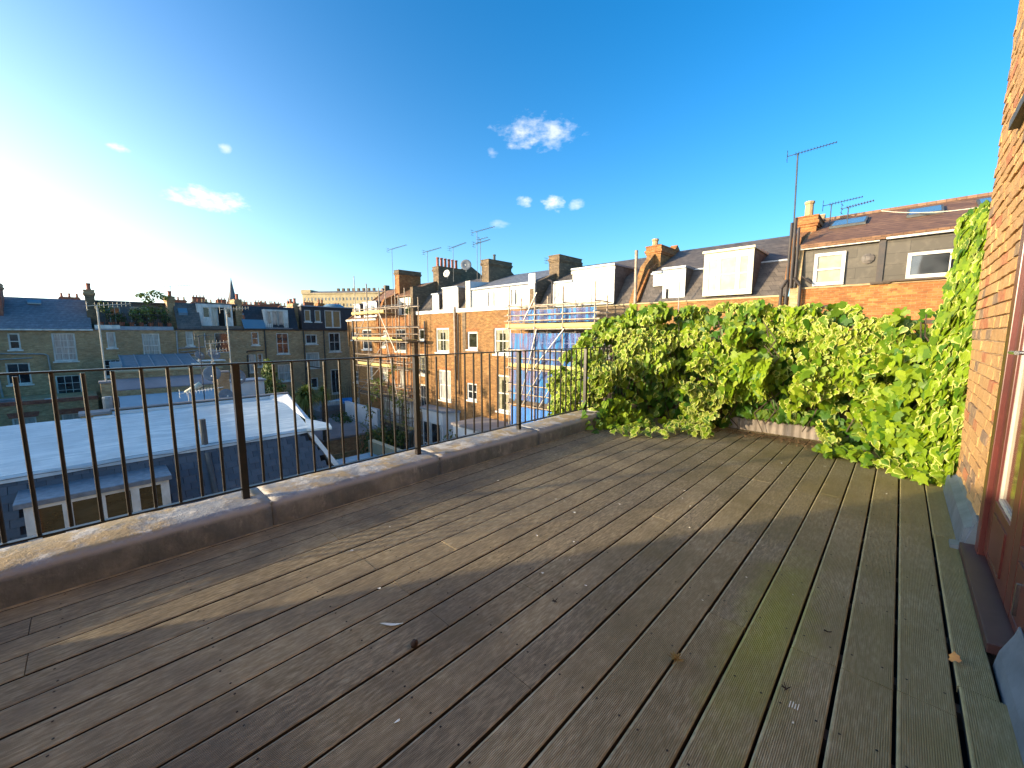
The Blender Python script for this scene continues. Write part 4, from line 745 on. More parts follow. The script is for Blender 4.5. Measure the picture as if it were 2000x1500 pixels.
def dish(x, y, z, r, nv, label, m='dish_grey', foot=None, group='satellite dishes on the flat roofs'):
    t = thing('satellite_dish', (x, y, z-r-.15) if foot is None else (x, y, foot), label, 'satellite dish', group); nv = Vector(nv).normalized()
    MB().lathe((x, y, z), [(r*.02, -.17*r), (r*.3, -.15*r), (r*.6, -.09*r), (r*.85, -.02*r), (r, .04*r), (r*.98, .07*r), (r*.6, -.05*r), (r*.02, -.13*r)], 20, nv).build('reflector', m, t, smooth=True)
    e = Vector((x, y, z))+nv*r*1.0-Vector((0, 0, r*.35)); MB().tube(Vector((x, y, z-r*.9))+nv*.02, e, .012, 6).build('feed_arm', 'galvanised', t); MB().lathe(e-nv*.03, [(.02, -.05), (.045, 0), (.045, .06), (.02, .08)], 8, -nv).build('receiver', 'white_paint', t)
    q = Vector((x, y, z))-nv*.1; MB().path([q, Vector((q.x, q.y, t.location.z if foot is not None else z-r-.1))], .022, 6).build('bracket', 'galvanised', t); return t
dish(-24.6, 20.6, 6.5, .42, (.7, -.7, .2), 'round grey dish on the tall party wall between the chimneys', group='satellite dishes on the terrace'); dish(-26.5, 20.2, 6.0, .3, (.3, -.9, .2), 'small pale dish tucked beside the red chimney pots', 'white_paint', group='satellite dishes on the terrace')
tag(MB().path(CAB, .016, 5).build('roof_cable', 'bead_cream'), 'thin pale cable draped across the brown tiled roof', 'cable')
# ================================================================ LEFT-HAND TERRACE (front plane x = -46, faces +X)
YF = Fr((-46, 0, 0), (0, 1, 0), (1, 0, 0))
def lbody(par, y0, y1, z1, holes, m='brick_brown', z0=-9.5): return wall(par, LL, y0, y1, z0, z1, holes, m, depth=9)
def lroof(par, y0, y1, pts, m, th=.12, name='roof'):      # pts = (n, z)
    return MB().pri(LL, list(pts)+[(p[0]-.03, p[1]-th) for p in reversed(pts)], y0, y1).build(name, m, par)
def lchim(par, y, z1, potn=2, m='brick_brown', n0=-1.2, n1=-3.0, w=.55, pm_='terracotta', ph=.55):
    x0, x1 = -46+n1, -46+n0; s = stack(par, x0, x1, y-w/2, y+w/2, .5, z1, m, 'brick_brown')
    pots(s, [(x1-.3-(x1-x0-.6)*i/max(1, potn-1), y) for i in range(potn)], z1-.02, pm_, ph, .15); return s
def lwin(par, hs, spec, **k):
    for h, (c, r, g) in zip(hs, spec): window(par, LL, *h, c, r, g, **{**dict(fw=.09), **k})
L1 = thing('terraced_house', (-48, -4, -9.5), 'leftmost brown brick house with plain dark slate roof', 'house', 'houses of the left-hand terrace')
h1 = [(-3.9, -3.34, .12, 1.30), (-1.83, -.62, -.82, 1.3), (-4.2, -3.06, -2.4, -.83), (-1.93, -.6, -3.65, -1.9), (-7.5, -6.3, -.8, 1.3), (-7.5, -6.3, -3.6, -1.9)]
lbody(L1, -9.5, .42, 1.50, h1); lwin(L1, h1, [(1, 2, 'glass_dark'), (3, 4, 'glass_curtain'), (2, 1, 'glass_dark'), (3, 3, 'glass_dark'), (3, 4, 'glass_dark'), (3, 4, 'glass_dark')])
lroof(L1, -9.5, .35, [(.18, 1.62), (-3.4, 4.05), (-8, 1.8)], 'slate_grey'); MB().box(LL, -9.5, .4, .0, .2, 1.50, 1.61).build('gutter', 'white_paint', L1)
MB().pri(LL, [(-2.45, 3.52), (-2.8, 3.75), (-2.85, 3.88), (-2.45, 3.62)], -2.9, -2.2).build('rooflight', 'glass_blue', L1)
lchim(L1, -4.3, 4.9, 2, 'brick_red'); lchim(L1, .45, 4.75, 2, 'brick_dark')
pipe(L1, [(-45.93, -4.6, -.13), (-45.93, -2.3, -.24), (-45.93, -2.12, -.35), (-45.93, -2.08, -1.9)], .05, 'pipe_grey'); pipe(L1, [(-45.93, -4.5, -.55), (-45.93, -2.9, -.5)], .045, 'pipe_grey'); pipe(L1, [(-45.92, -4.6, -1.0), (-45.92, -4.5, -3.6)], .055, 'pipe_grey')
L2 = thing('terraced_house', (-48, 3, -9.5), 'brown brick house with a green roof garden behind black railings', 'house', 'houses of the left-hand terrace')
h2 = [(1.1, 1.62, .12, 1.40), (3.2, 4.32, -.75, 1.28), (.75, 1.85, -2.2, -.8)]
lbody(L2, .421, 5.38, 1.55, h2); lwin(L2, h2, [(1, 1, 'glass_curtain'), (3, 4, 'glass_curtain'), (3, 3, 'glass_dark')]); MB().box(LL, .5, 5.3, -.5, .1, 1.55, 1.86).build('parapet', 'lead_grey', L2); MB().box(LL, .5, 1.95, .1, .16, 1.66, 1.95).build('gutter_board', 'white_paint', L2)
wall(L2, LL, .5, 5.3, 1.86, 3.9, [(1.5, 2.2, 2.1, 3.6), (2.8, 4.0, 2.0, 3.6)], 'far_slate', depth=7, n0=-2.6, name='attic_wall')
for a, c in ((1.5, 2.2), (2.8, 4.0)): window(L2, LL, a, c, 2.0, 3.6, 2, 1, n0=-2.6, sill=False)
MB().box(LL, .4, 5.4, -7, -2.4, 3.9, 4.02).build('roof', 'far_slate', L2)
for i in range(38): MB().tube((-46.1, .55+i*.125, 1.87), (-46.1, .55+i*.125, 2.85), .014, 5).build('rail_bar', 'iron_black', L2)
MB().box(LL, .5, 5.25, -.13, -.08, 2.85, 2.89).build('rail_top', 'iron_black', L2)
for i in range(8): MB().lathe((-46.4, .9+i*.6, 1.86), [(.13, 0), (.18, .3), (.19, .33), (.1, .33)], 8).build('plant_pot', 'terracotta', L2)
for i, (y, z, r, n_, hz) in enumerate(((1.2, 3.4, .5, 130, .9), (2.1, 2.7, .4, 90, .6), (3.0, 3.0, .5, 130, .7), (3.7, 3.3, .55, 160, .8), (4.6, 3.2, .6, 170, .9))):
    plant('terrace_shrub', (-46.6, y, 1.9), [((-46.6, y, z-.1), (r*.6, r, hz*.75), n_), ((-46.7, y+.3, z-.7), (r*.5, r*.7, hz*.5), n_//2)], ['grey green bush left of the roof garden beside the chimney', 'low dark shrub behind the roof garden railing', 'yellowish shrub midway along the roof garden', 'bright shrub under the small tree of the roof garden', 'dense shrub at the right end of the roof garden'][i], 'shrub', 'bright_leaf' if i in (2, 3) else 'tree_leaf', size=.14)
plant('small_tree', (-46.9, 4.1, 1.9), [((-46.9, 3.6, 4.5), (.5, .55, .25), 80), ((-46.9, 4.4, 4.7), (.5, .6, .3), 90), ((-46.9, 4.9, 4.4), (.4, .5, .25), 60), ((-46.9, 3.9, 4.1), (.4, .5, .3), 60)], 'small airy tree rising over the roof garden against the sky', 'tree', 'bright_leaf', [(-46.9, 4.1, 1.9), (-46.9, 4.15, 3.9)], size=.15, tw=.04)
lchim(L2, 5.45, 4.55, 1, 'brick_brown', ph=.5)
L3 = thing('terraced_house', (-48, 8, -9.5), 'brown brick house with worn slates and open white balcony doors', 'house', 'houses of the left-hand terrace')
h3 = [(6.1, 6.62, .2, 1.46), (6.3, 6.95, -1.9, -.75), (8.2, 9.3, -.5, 1.33)]
lbody(L3, 5.381, 10.6, 1.58, h3); lwin(L3, h3[:2], [(1, 2, 'glass_curtain'), (2, 1, 'glass_curtain')]); window(L3, LL, *h3[2], 1, 1, 'glass_dark', fw=.05, sill=False)
MB().box(LL, 5.4, 10.6, -.1, .1, 1.58, 1.70).build('gutter', 'pipe_black', L3); lroof(L3, 5.6, 7.35, [(0, 1.7), (-1.4, 4.05), (-6, 4.0)], 'slate_worn'); lroof(L3, 7.2, 10.4, [(-.9, 4.1), (-6, 4.05)], 'far_slate')
MB().box(LL, 7.3, 10.45, -.1, .06, 1.70, 1.98).build('parapet', 'slate_worn', L3)
wall(L3, LL, 7.2, 9.95, 1.75, 4.0, [(7.65, 8.15, 2.75, 3.7), (8.25, 8.75, 1.85, 3.7), (8.75, 9.35, 1.85, 3.75), (9.45, 9.85, 2.75, 3.7)], 'white_paint', depth=4, n0=-.9, name='dormer_front')
for a, c, d_, e, g in ((7.65, 8.15, 2.75, 3.7, 'glass_dark'), (8.25, 8.75, 1.85, 3.7, 'glass_curtain'), (8.75, 9.35, 1.85, 3.75, 'shed_inside'), (9.45, 9.85, 2.75, 3.7, 'glass_dark')): window(L3, LL, a, c, d_, e, 1, 1, g, n0=-.9, sill=False, fw=.05)
MB().pri(LL, [(-.72, 2.9), (-.95, 3.2), (-.98, 3.55), (-.7, 3.12)], 5.85, 6.5).build('rooflight', 'glass_blue', L3); lchim(L3, 10.55, 4.6, 1, 'brick_brown')
pipe(L3, [(-45.93, 5.48, 1.5), (-45.93, 5.42, -.95)], .06, 'pipe_grey'); pipe(L3, [(-45.93, 7.45, 1.3), (-45.93, 7.42, .05), (-45.93, 5.5, -.02)], .055, 'pipe_grey'); pipe(L3, [(-45.93, 7.0, -.2), (-45.93, 5.6, -.35)], .045, 'pipe_grey'); pipe(L3, [(-45.93, 7.0, -.45), (-45.93, 5.6, -.6)], .04, 'pipe_grey')
L4 = thing('terraced_house', (-48, 13, -9.5), 'brown brick house with black mansard and white balcony doors', 'house', 'houses of the left-hand terrace')
h4 = [(11.15, 11.8, .15, 1.45), (13.35, 14.5, -.8, 1.33), (10.8, 11.4, -2.5, -.75), (11.55, 12.0, -2.0, -.7), (13.3, 14.6, -3.65, -1.9)]
lbody(L4, 10.601, 15.8, 1.6, h4); lwin(L4, h4, [(1, 2, 'glass_dark'), (2, 2, 'glass_dark'), (1, 1, 'glass_curtain'), (1, 2, 'glass_dark'), (2, 2, 'glass_curtain')])
MB().box(LL, 10.6, 15.8, -.1, .12, 1.6, 1.74).build('gutter', 'pipe_black', L4); lroof(L4, 10.9, 15.6, [(-.3, 1.75), (-1.2, 4.0), (-6, 4.0)], 'slate_black')
MB().pri(LL, [(.05, 1.76), (-.62, 2.65), (-.8, 2.7), (-.2, 1.74)], 10.6, 12.5).build('glass_roof', 'glass_blue', L4)
wall(L4, LL, 12.5, 14.7, 1.78, 3.7, [(12.75, 13.15, 2.2, 3.5), (13.2, 13.75, 1.9, 3.55), (13.75, 14.3, 1.9, 3.55)], 'white_paint', depth=3, n0=-.35, name='dormer_front')
for a, c, d_, e in ((12.75, 13.15, 2.2, 3.5), (13.2, 13.75, 1.9, 3.55), (13.75, 14.3, 1.9, 3.55)): window(L4, LL, a, c, d_, e, 1, 1, 'glass_curtain', n0=-.35, sill=False, fw=.06)
MB().box(LL, 12.45, 14.85, .0, .25, 1.74, 1.80).build('balcony_floor', 'lead_grey', L4)
for i in range(14): MB().tube((-45.8, 12.6+i*.16, 1.8), (-45.8, 12.6+i*.16, 2.35), .014, 5).build('rail_bar', 'iron_black', L4)
lchim(L4, 15.8, 4.5, 2, 'brick_brown'); pipe(L4, [(-45.93, 12.3, 1.6), (-45.93, 12.3, -6)], .06); pipe(L4, [(-45.93, 12.1, -.38), (-45.93, 10.7, -.42), (-45.93, 10.65, -.6)], .045); pipe(L4, [(-45.93, 10.68, -.8), (-45.93, 10.68, -6)], .06)
L5 = thing('terraced_house', (-48, 19, -9.5), 'brown brick house with flat black top floor and tall French windows', 'house', 'houses of the left-hand terrace')
h5 = [(16.15, 17.35, .15, 1.2), (18.6, 19.9, -.75, 1.4), (16.1, 17.5, -2.45, -.75), (16.4, 17.2, -4.7, -3.5), (18.6, 19.7, -5.5, -2.7)]
lbody(L5, 15.801, 21.6, 1.62, h5); lwin(L5, h5, [(2, 1, 'glass_dark'), (2, 2, 'glass_dark'), (1, 2, 'glass_curtain'), (1, 1, 'glass_dark'), (2, 1, 'glass_dark')], fw=.12)
MB().box(LL, 15.8, 21.7, -.1, .12, 1.62, 1.76).build('gutter', 'pipe_black', L5)
h5t = [(16.3, 16.95, 2.55, 3.8), (17.35, 18.0, 2.55, 3.8), (18.4, 20.2, 1.9, 3.85)]
wall(L5, LL, 16.0, 21.6, 1.76, 4.15, h5t, 'slate_black', depth=7, n0=-.3, name='attic_wall'); MB().box(LL, 15.9, 21.7, -7.2, -.15, 4.152, 4.26).build('roof', 'lead_grey', L5)
window(L5, LL, *h5t[0], 1, 1, 'oak_door', n0=-.3, fw=.09); window(L5, LL, *h5t[1], 1, 1, 'oak_door', n0=-.3, fw=.09); window(L5, LL, *h5t[2], 2, 1, 'oak_door', n0=-.3, fw=.10, bar=.16, sill=False)
for y in (15.95, 18.05): pipe(L5, [(-45.93, y, 1.6), (-45.93, y, -8)], .06)
pipe(L5, [(-45.93, 17.6, -2.5), (-45.93, 16.2, -2.2), (-45.93, 16.0, -2.6)], .05); MB().lathe((-49, 20.6, 4.26), [(1.2, 0), (1.1, .25), (.7, .45), (.1, .5)], 14).build('roof_dome', 'glass_blue', L5, smooth=True); MB().lathe((-46.1, 16.0, 4.2), [(.02, 0), (.12, .08), (.12, .2), (.02, .28)], 10).build('globe_lamp', 'white_paint', L5)
MB().box(LL, 21.601, 27, -9, 0, -9.5, 1.4).build('far_wing', 'brick_brown', L5)
aerial(-47.8, 5.6, 4.3, 5.5, 1.2, 1.9, 'aerial tilting over the chimney beside the roof garden', 8, group='television aerials on the roofs')
# rear extension in front of L1
X1 = thing('rear_extension', (-42, -2, -9.5), 'yellow brick rear extension with two sash windows, in front of the slate-roofed house', 'building')
XF = Fr((-40, 0, 0), (0, 1, 0), (1, 0, 0)); hx = [(-3.72, -2.72, -5.5, -4.05), (-1.62, -.62, -5.48, -4.08)]
wall(X1, XF, -9, .15, -9.5, -3.25, hx, 'brick_buff', depth=5.95); MB().box(XF, -9, .2, -.3, .05, -3.248, -3.02).build('coping', 'brick_red', X1); MB().box(XF, -9, .15, -5.9, -.31, -3.4, -3.3).build('roof', 'concrete_flat', X1)
for h in hx: window(X1, XF, *h, 2, 3, 'glass_curtain', fw=.08); lintel(X1, XF, h[0], h[1], h[3], h=.34); MB().box(XF, h[0]+.3, h[1]-.25, .0, .2, h[2], h[2]+.28).build('window_box', 'pipe_black', X1)
MB().box(XF, -4.5, -3.3, -1.4, -.6, -3.3, -2.9).build('roof_clutter', 'dish_grey', X1); MB().box(XF, -2.3, -1.7, -1.0, -.4, -3.3, -3.05).build('skylight_box', 'white_paint', X1)
# ================================================================ NEAR ROOFS BELOW THE DECK
NR = thing('mansard_building', (-19, 0, -9.5), 'neighbouring building with white-coated flat roof and dark slate mansard', 'building')
b = MB(); nx, ny = 26, 46; P = []
for j in range(ny+1):
    for i in range(nx+1):
        x = -23.3+8.35*i/nx; ye = 5.2+(1.75*(1-i/nx)); y = -9+(ye+9)*j/ny
        P.append((x, y, -2.08+.018*noise.noise(Vector((x*.7, y*1.4, 0)))+(.0 if i < nx else .02)))
b.add(P, [(j*(nx+1)+i, j*(nx+1)+i+1, (j+1)*(nx+1)+i+1, (j+1)*(nx+1)+i) for j in range(ny) for i in range(nx)]); b.build('flat_roof', 'white_coating', NR, smooth=True)
SX = lambda z: -14.93+(-2.2-z)*.58
roll = MB(); P = []; m_ = 120        # drooping white edge with its scalloped hem
for j in range(m_+1):
    y = -9+14.15*j/m_; sc = abs(sin((y+.3)*1.75))**.5*.07
    P += [(-15.0, y, -2.08), (-14.93, y, -2.07), (-14.88, y, -2.12), (-14.86, y, -2.20-sc*.4)]
roll.add(P, [(j*4+i, j*4+i+1, j*4+i+5, j*4+i+4) for j in range(m_) for i in range(3)]); roll.build('roof_edge', 'white_coating', NR, smooth=True)
cb = MB(); P2 = [(-14.87+.02, -9+14.15*j/m_, -2.17+abs(sin((-9+14.15*j/m_+.3)*1.75))**.5*.06) for j in range(m_+1)]; cb.path([(p[0]-.01, p[1], p[2]-.02) for p in P2], .008, 4); cb.build('edge_cable', 'rubber_grey', NR)
sl = MB(); f0 = Fr((0, 0, 0), (0, 1, 0), (1, 0, 0)); sl.pri(f0, [(-15.05, -2.10), (SX(-6)-.06, -6), (-23, -6), (-23, -2.10)], -9, 5.12); sl.build('slope_backing', 'slate_black', NR)
MB().box(WF, -23.2, -12.8, -9, 5.1, -9.5, -6.01).build('lower_wall', 'brick_buff', NR)
def slate_mesh():
    b = MB(); ew_ = .29; b.add([(-ew_/2, 0, 0), (ew_/2, 0, 0), (ew_/2, -.21, .010), (-ew_/2, -.21, .010), (-ew_/2, -.21, .003), (ew_/2, -.21, .003)], [(0, 1, 2, 3), (3, 2, 5, 4)]); me = bpy.data.meshes.new('slate'); me.from_pydata(b.v, [], b.f); me.materials.append(MATS['slate_each']); return me
n = N('slate_each'); oi = n.new('ShaderNodeObjectInfo').outputs['Random']; nz = n.noise(7, 5, .7); n.bump(nz, .4, .01)
MATS['slate_each'] = n.fin(n.mix(n.ramp(nz, .4, .7), n.mix(oi, (.055, .062, .075), (.10, .11, .125)), (.075, .085, .095)), .5)
n = N('slate_many'); bk = n.brick(.3, .174, .004, n.wallvec()); MATS['slate_many'] = n.fin(n.mix(bk.outputs['Color'], (.055, .062, .075), (.10, .11, .125)), .5)
sm_ = slate_mesh(); ns = 0; sd_ = Vector((.58, 0, -1)).normalized(); up_n = Vector((1, 0, .58)).normalized(); many = MB(); todo = []
for r in range(20):
    z = -2.13-r*.174
    for c in range(52):
        y = -8.8+c*.30+(.15 if r % 2 else 0)
        if y > 5.02+.48*(-2.2-z): continue
        if -1.42 < y < 1.22 and -4.0 < z < -2.45: continue
        todo.append((y, z))
todo.sort(key=lambda q: (q[0] < -1.9, q[1] < -4.2, -q[1]))
for y, z in todo:
    p = Vector((SX(z)+.012, y, z)); q = p+up_n*random.uniform(0, .006); tl = random.uniform(-.02, .02)
    xv = Vector((0, cos(tl), 0))+Vector((-sd_.x, 0, -sd_.z))*sin(tl); M_ = Matrix((xv.normalized(), (-sd_), up_n)).transposed().to_4x4()
    if ns < 298:
        o = bpy.data.objects.new('slate', sm_); COL.objects.link(o); o.parent = NR; o.matrix_local = Matrix.Translation(q-LOC[NR]) @ M_; ns += 1
    else: k = [q+xv*s_*.145+sd_*t+up_n*e for s_, t, e in ((-1, 0, 0), (1, 0, 0), (1, .21, .01), (-1, .21, .01))]; many.quad(*k)
tag(many.build('slates', 'slate_many', NR), kind='stuff')
hp = MB(); hp.add([(-14.85, 5.10, -2.2), (-14.78, 5.24, -2.2), (SX(-5.2)+.10, 6.75, -5.2), (SX(-5.2)+.04, 6.55, -5.2)], [(0, 1, 2, 3)]); hp.add([(-14.85, 5.12, -2.24), (SX(-5.2)+.04, 6.57, -5.24), (-17, 6.6, -5.24), (-17, 5.12, -2.24)], [(0, 1, 2, 3)]); hp.build('hip_strip', 'white_render', NR)
MB().pri(WF, [(-14.8, 5.05), (-14.45, 5.78), (-15.2, 6.0), (-16.8, 5.7)], -2.14, -2.07, 'z').build('roof_lip', 'white_coating', NR)
MB().add([(-23.2, 6.2, -2.09), (-21.4, 6.3, -2.09), (-23.0, 7.0, -1.88), (-23.3, 6.3, -1.89), (-16.4, 5.62, -2.08), (-23.2, 7.1, -1.89), (-16.2, 5.75, -2.13)], [(1, 4, 2), (0, 1, 2, 3), (2, 4, 6, 5)]).build('upstand', 'white_render', NR)
MB().box(WF, -23.55, -23.3, .45, 7.05, -2.35, -1.97).build('rear_upstand', 'white_render', NR)
dmr = MB(); dmr.pri(f0, [(-14.75, -2.48), (-13.77, -2.50), (-13.77, -4.1), (-14.6, -4.1)], -1.30, 1.12); dm = dmr.build('dormer', 'lead_grey', NR)
MB().pri(f0, [(-14.80, -2.43), (-13.70, -2.45), (-13.65, -2.46), (-13.64, -2.57), (-13.69, -2.58), (-13.70, -2.495), (-14.80, -2.475)], -1.44, 1.23).build('dormer_roof', 'lead_flash', dm, bev=.004)
MF = Fr((-13.74, 0, 0), (0, 1, 0), (1, 0, 0)); fm = MB()
fm.box(MF, -1.31, 1.17, -.02, .04, -2.66, -2.585)
for a, c in ((-1.31, -1.10), (-.74, -.58), (-.10, -.03), (.42, .58), (1.0, 1.17)): fm.box(MF, a, c, -.02, .035, -3.75, -2.662)
fm.box(MF, -1.31, 1.17, -.02, .06, -3.85, -3.751); fm.build('window_frame', 'white_paint', dm, bev=.004)
for a, c in ((-1.10, -.74), (-.58, -.10), (-.03, .42), (.58, 1.0)): MB().box(MF, a, c, -.015, -.005, -3.75, -2.662).build('pane', 'glass_green', dm)
tag(MB().tube((-15.0, 2.20, -2.24), (-15.0, 2.18, -1.30), .085, 12).tube((-14.78, 2.2, -2.3), (-13.4, 2.25, -4.9), .07, 10).build('vent_pipe', 'rubber_grey'), 'grey vent pipe standing at the edge of the white flat roof', 'pipe')
# middle building with blue-grey roof
M2 = thing('flat_roofed_building', (-28, 4, -9.5), 'low building with blue grey flat roof behind brown parapet', 'building')
MB().box(WF, -35.5, -23.56, .6, 6.9, -9.5, -2.75).build('wall', 'brick_buff', M2); MB().box(WF, -35.3, -23.8, .7, 6.8, -2.748, -2.66).build('flat_roof', 'felt_roof', M2)
MB().box(WF, -23.8, -23.555, .45, 7.2, -2.9, -1.92).build('parapet', 'brick_dark', M2); MB().box(WF, -23.83, -23.53, .4, 7.25, -1.918, -1.87).build('coping', 'concrete_flat', M2)
MB().box(WF, -31.5, -30.2, 5.78, 7.85, -4.2, -1.80).build('stair_box', 'white_render', M2); MB().box(WF, -31.6, -30.1, 5.7, 7.95, -1.798, -1.70).build('stair_box_roof', 'lead_grey', M2)
MB().box(WF, -24.0, -23.3, -.45, .35, -2.9, -2.0).build('chimney_base', 'brick_buff', M2); MB().box(WF, -24.05, -23.2, -.5, .4, -1.998, -1.9).build('slab', 'concrete_flat', M2)
MB().box(WF, -23.25, -22.6, -.1, .5, -2.3, -2.05).build('vent_box', 'white_paint', M2)
# rear building with pinkish roof and timber and glass clutter
M3 = thing('flat_roofed_building', (-38, 3.5, -9.5), 'low building with pinkish felt roof and a glazed lean-to, right of the yellow extension', 'building')
MB().box(WF, -45.9, -35.51, .9, 7.3, -9.5, -2.35).build('wall', 'brick_buff', M3)
MB().pri(f0, [(-35.52, -2.34), (-35.52, -2.28), (-38.9, -1.85), (-38.9, -2.34)], .9, 7.2).build('roof', 'pink_felt', M3)
MB().box(WF, -40.2, -38.91, .9, 7.2, -2.34, -1.45).build('brickwork', 'brick_buff', M3); MB().box(WF, -40.3, -38.85, .9, 7.3, -1.448, -1.33).build('coping', 'sand_stone', M3)
MB().pri(f0, [(-40.4, -1.32), (-40.4, -1.15), (-44.5, -.42), (-44.5, -1.32)], 1.6, 6.0).build('glass_roof', 'dish_grey', M3)
for i in range(6): MB().pri(f0, [(-40.4, -1.149), (-40.4, -1.10), (-44.5, -.37), (-44.5, -.419)], 1.6+i*.86, 1.65+i*.86).build('glazing_bar', 'lead_grey', M3)
for i, (y, z, w) in enumerate(((5.2, -1.3, 1.6), (5.5, -1.1, 1.4), (5.9, -.9, 1.7), (6.0, -1.25, 1.2))): MB().box(WF, -40.1-.2*i, -39.2, y, y+w, z, z+.07).build('board_stack', 'white_paint', M3, bev=.01)
MB().box(WF, -41, -40.4, .95, 1.55, -1.32, -.75).build('pale_box', 'felt_roof', M3)
# chimney post with the tall mast
CP = thing('chimney_stack', (-27, .3, -3), 'slim pale brick chimney stack with two dark pots', 'chimney')
MB().box(WF, -27.3, -26.7, .25, .72, -3, -1.05).build('stack', 'brick_buff', CP); MB().box(WF, -27.35, -26.65, .2, .77, -1.048, -.96).build('cap', 'concrete_flat', CP)
MB().lathe((-24.6, .38, -2.1), [(.16, 0), (.16, .62), (.14, .66), (.13, .66)], 10).build('chimney_pot', 'pipe_grey', CP); MB().lathe((-25.2, .62, -2.4), [(.15, 0), (.15, .8), (.13, .84)], 10).build('chimney_pot', 'pipe_black', CP)
aerial(-26.8, .45, -1.2, 2.55, 1.35, 1.5, 'left tall pole aerial rising in front of the brown brick terrace', 9, m='bead_cream', r=.035, es=.5)
aerial(-27.0, 5.45, -2.6, 2.6, 1.35, 1.35, 'middle tall pole aerial beside the satellite dishes', 9, m='bead_cream', r=.035, es=.5)
aerial(-27.0, 4.6, -2.6, .75, 1.3, 1.0, 'short two-armed aerial between the tall pole and the dark window', 6, m='bead_cream', r=.03, es=.6, second=(.3, 1.3, .9))
aerial(-27.2, 4.15, -2.6, 1.15, 1.3, .8, 'thin grey aerial before the dark balcony window', 4, r=.025)
aerial(-24.6, 3.15, -2.6, -1.55, 1.5, 1.5, 'spiky low aerial lying above the blue grey roof', 11, m='white_paint', r=.025, es=.5)
CH = thing('chimney_stack', (-28.2, 5.2, -2.8), 'short brown brick stack between the satellite dishes', 'chimney'); MB().box(WF, -28.5, -27.9, 4.95, 5.5, -2.7, -.95).build('stack', 'brick_brown', CH); MB().box(WF, -28.55, -27.85, 4.9, 5.55, -.948, -.88).build('cap', 'concrete_flat', CH)
dish(-26.4, 4.45, -.85, .40, (.95, -.2, .1), 'large pale dish left of the short brown stack'); dish(-26.2, 5.55, -1.12, .42, (.9, .25, .1), 'large blue grey dish right of the short brown stack'); dish(-25.0, 4.72, -1.9, .33, (.9, .1, .3), 'lowest dish in front of the blue grey roof')
dish(-27.2, 4.75, .15, .33, (.8, .4, .5), 'upper right dish just above the railing'); dish(-27.4, 4.15, .1, .25, (.8, .4, .5), 'upper left small dish just above the railing')
t = thing('folded_parasol', (-26.5, 3.5, -1.7), 'folded cream cloth bundle lying beside the dishes', 'cloth bundle'); MB().tube((-26.5, 3.25, -1.75), (-26.5, 3.95, -1.38), .06, 8, .16).build('cloth', 'cream_paint', t, smooth=True); MB().tube((-26.5, 3.2, -1.78), (-26.4, 4.9, -1.62), .025, 6).build('pole', 'white_paint', t)
# ================================================================ GARDENS
GS = thing('garden_building', (-33, 13, -9.5), 'low grey flat-roofed garden building below the palm trees', 'building')
MB().box(WF, -37, -29.5, 11.2, 15.6, -9.5, -6.5).build('wall', 'brick_brown', GS); MB().box(WF, -37.1, -29.4, 11.1, 15.7, -6.498, -6.35).build('flat_roof', 'concrete_flat', GS)
PT = thing('pool_terrace', (-41, 17, -9.5), 'raised grey terrace with a blue paddling pool and white box', 'terrace')
MB().box(WF, -45, -38.5, 14.5, 20.5, -9.5, -6.0).build('base', 'concrete_flat', PT); MB().box(WF, -38.7, -38.4, 14.5, 20.5, -6, -5.5).build('parapet', 'dish_grey', PT)
MB().lathe((-41.5, 18.6, -5.99), [(1.5, 0), (1.6, .35), (1.45, .35), (1.4, .12)], 18).build('paddling_pool', 'pool_blue', PT); MB().box(WF, -40.6, -39.8, 15.6, 17.1, -6, -5.35).build('storage_box', 'white_paint', PT)
for i in range(10): MB().tube((-44.6, 18+i*.25, -6), (-44.6, 18+i*.25, -4.6), .02, 5).build('rail_bar', 'iron_black', PT)
gw = thing('garden_wall', (-34, 17, -9.5), 'white painted garden wall overgrown with climbers', 'wall'); MB().box(WF, -36.5, -30.5, 15.9, 16.15, -9.5, -4.9).build('brickwork', 'white_render', gw)
for i, (x0, x1, y0, y1, zt) in enumerate(((-29, -28.8, 7.5, 15.5, -7.4), (-23.2, -23, 6.5, 17.9, -7.4), (-16.4, -16.2, 6.8, 17.9, -7.4), (-9.5, -9.3, 6, 17.9, -7.4))):
    g_ = MB().box(WF, x0, x1, y0, y1, -9.5, zt); tag(g_.build('garden_wall', 'brick_buff'), ['brick garden wall beside the flat garden building', 'brick garden wall below the bushes', 'brick garden wall below the white bay', 'brick garden wall nearest the ivy'][i], 'wall', 'garden walls')
LR = thing('lower_roof', (-14, 7.5, -9.5), 'lower white-edged flat roof beyond the slate mansard', 'building')
MB().box(WF, -19, -11.5, 6.4, 9.4, -9.5, -4.75).build('wall', 'white_render', LR); MB().box(WF, -19.1, -11.4, 9.4, 9.7, -5.2, -4.1).build('coping', 'sand_stone', LR); MB().box(WF, -18.9, -11.5, 6.4, 9.38, -4.748, -4.68).build('flat_roof', 'white_coating', LR)
EX = thing('rear_extension', (-18.5, 17, -9.5), 'grey flat-roofed rear extension under the white French window', 'building'); MB().box(WF, -20.0, -16.4, 15.5, 17.99, -9.5, -4.45).build('wall', 'white_render', EX); MB().box(WF, -20.1, -16.3, 15.4, 17.99, -4.448, -4.3).build('flat_roof', 'concrete_flat', EX)
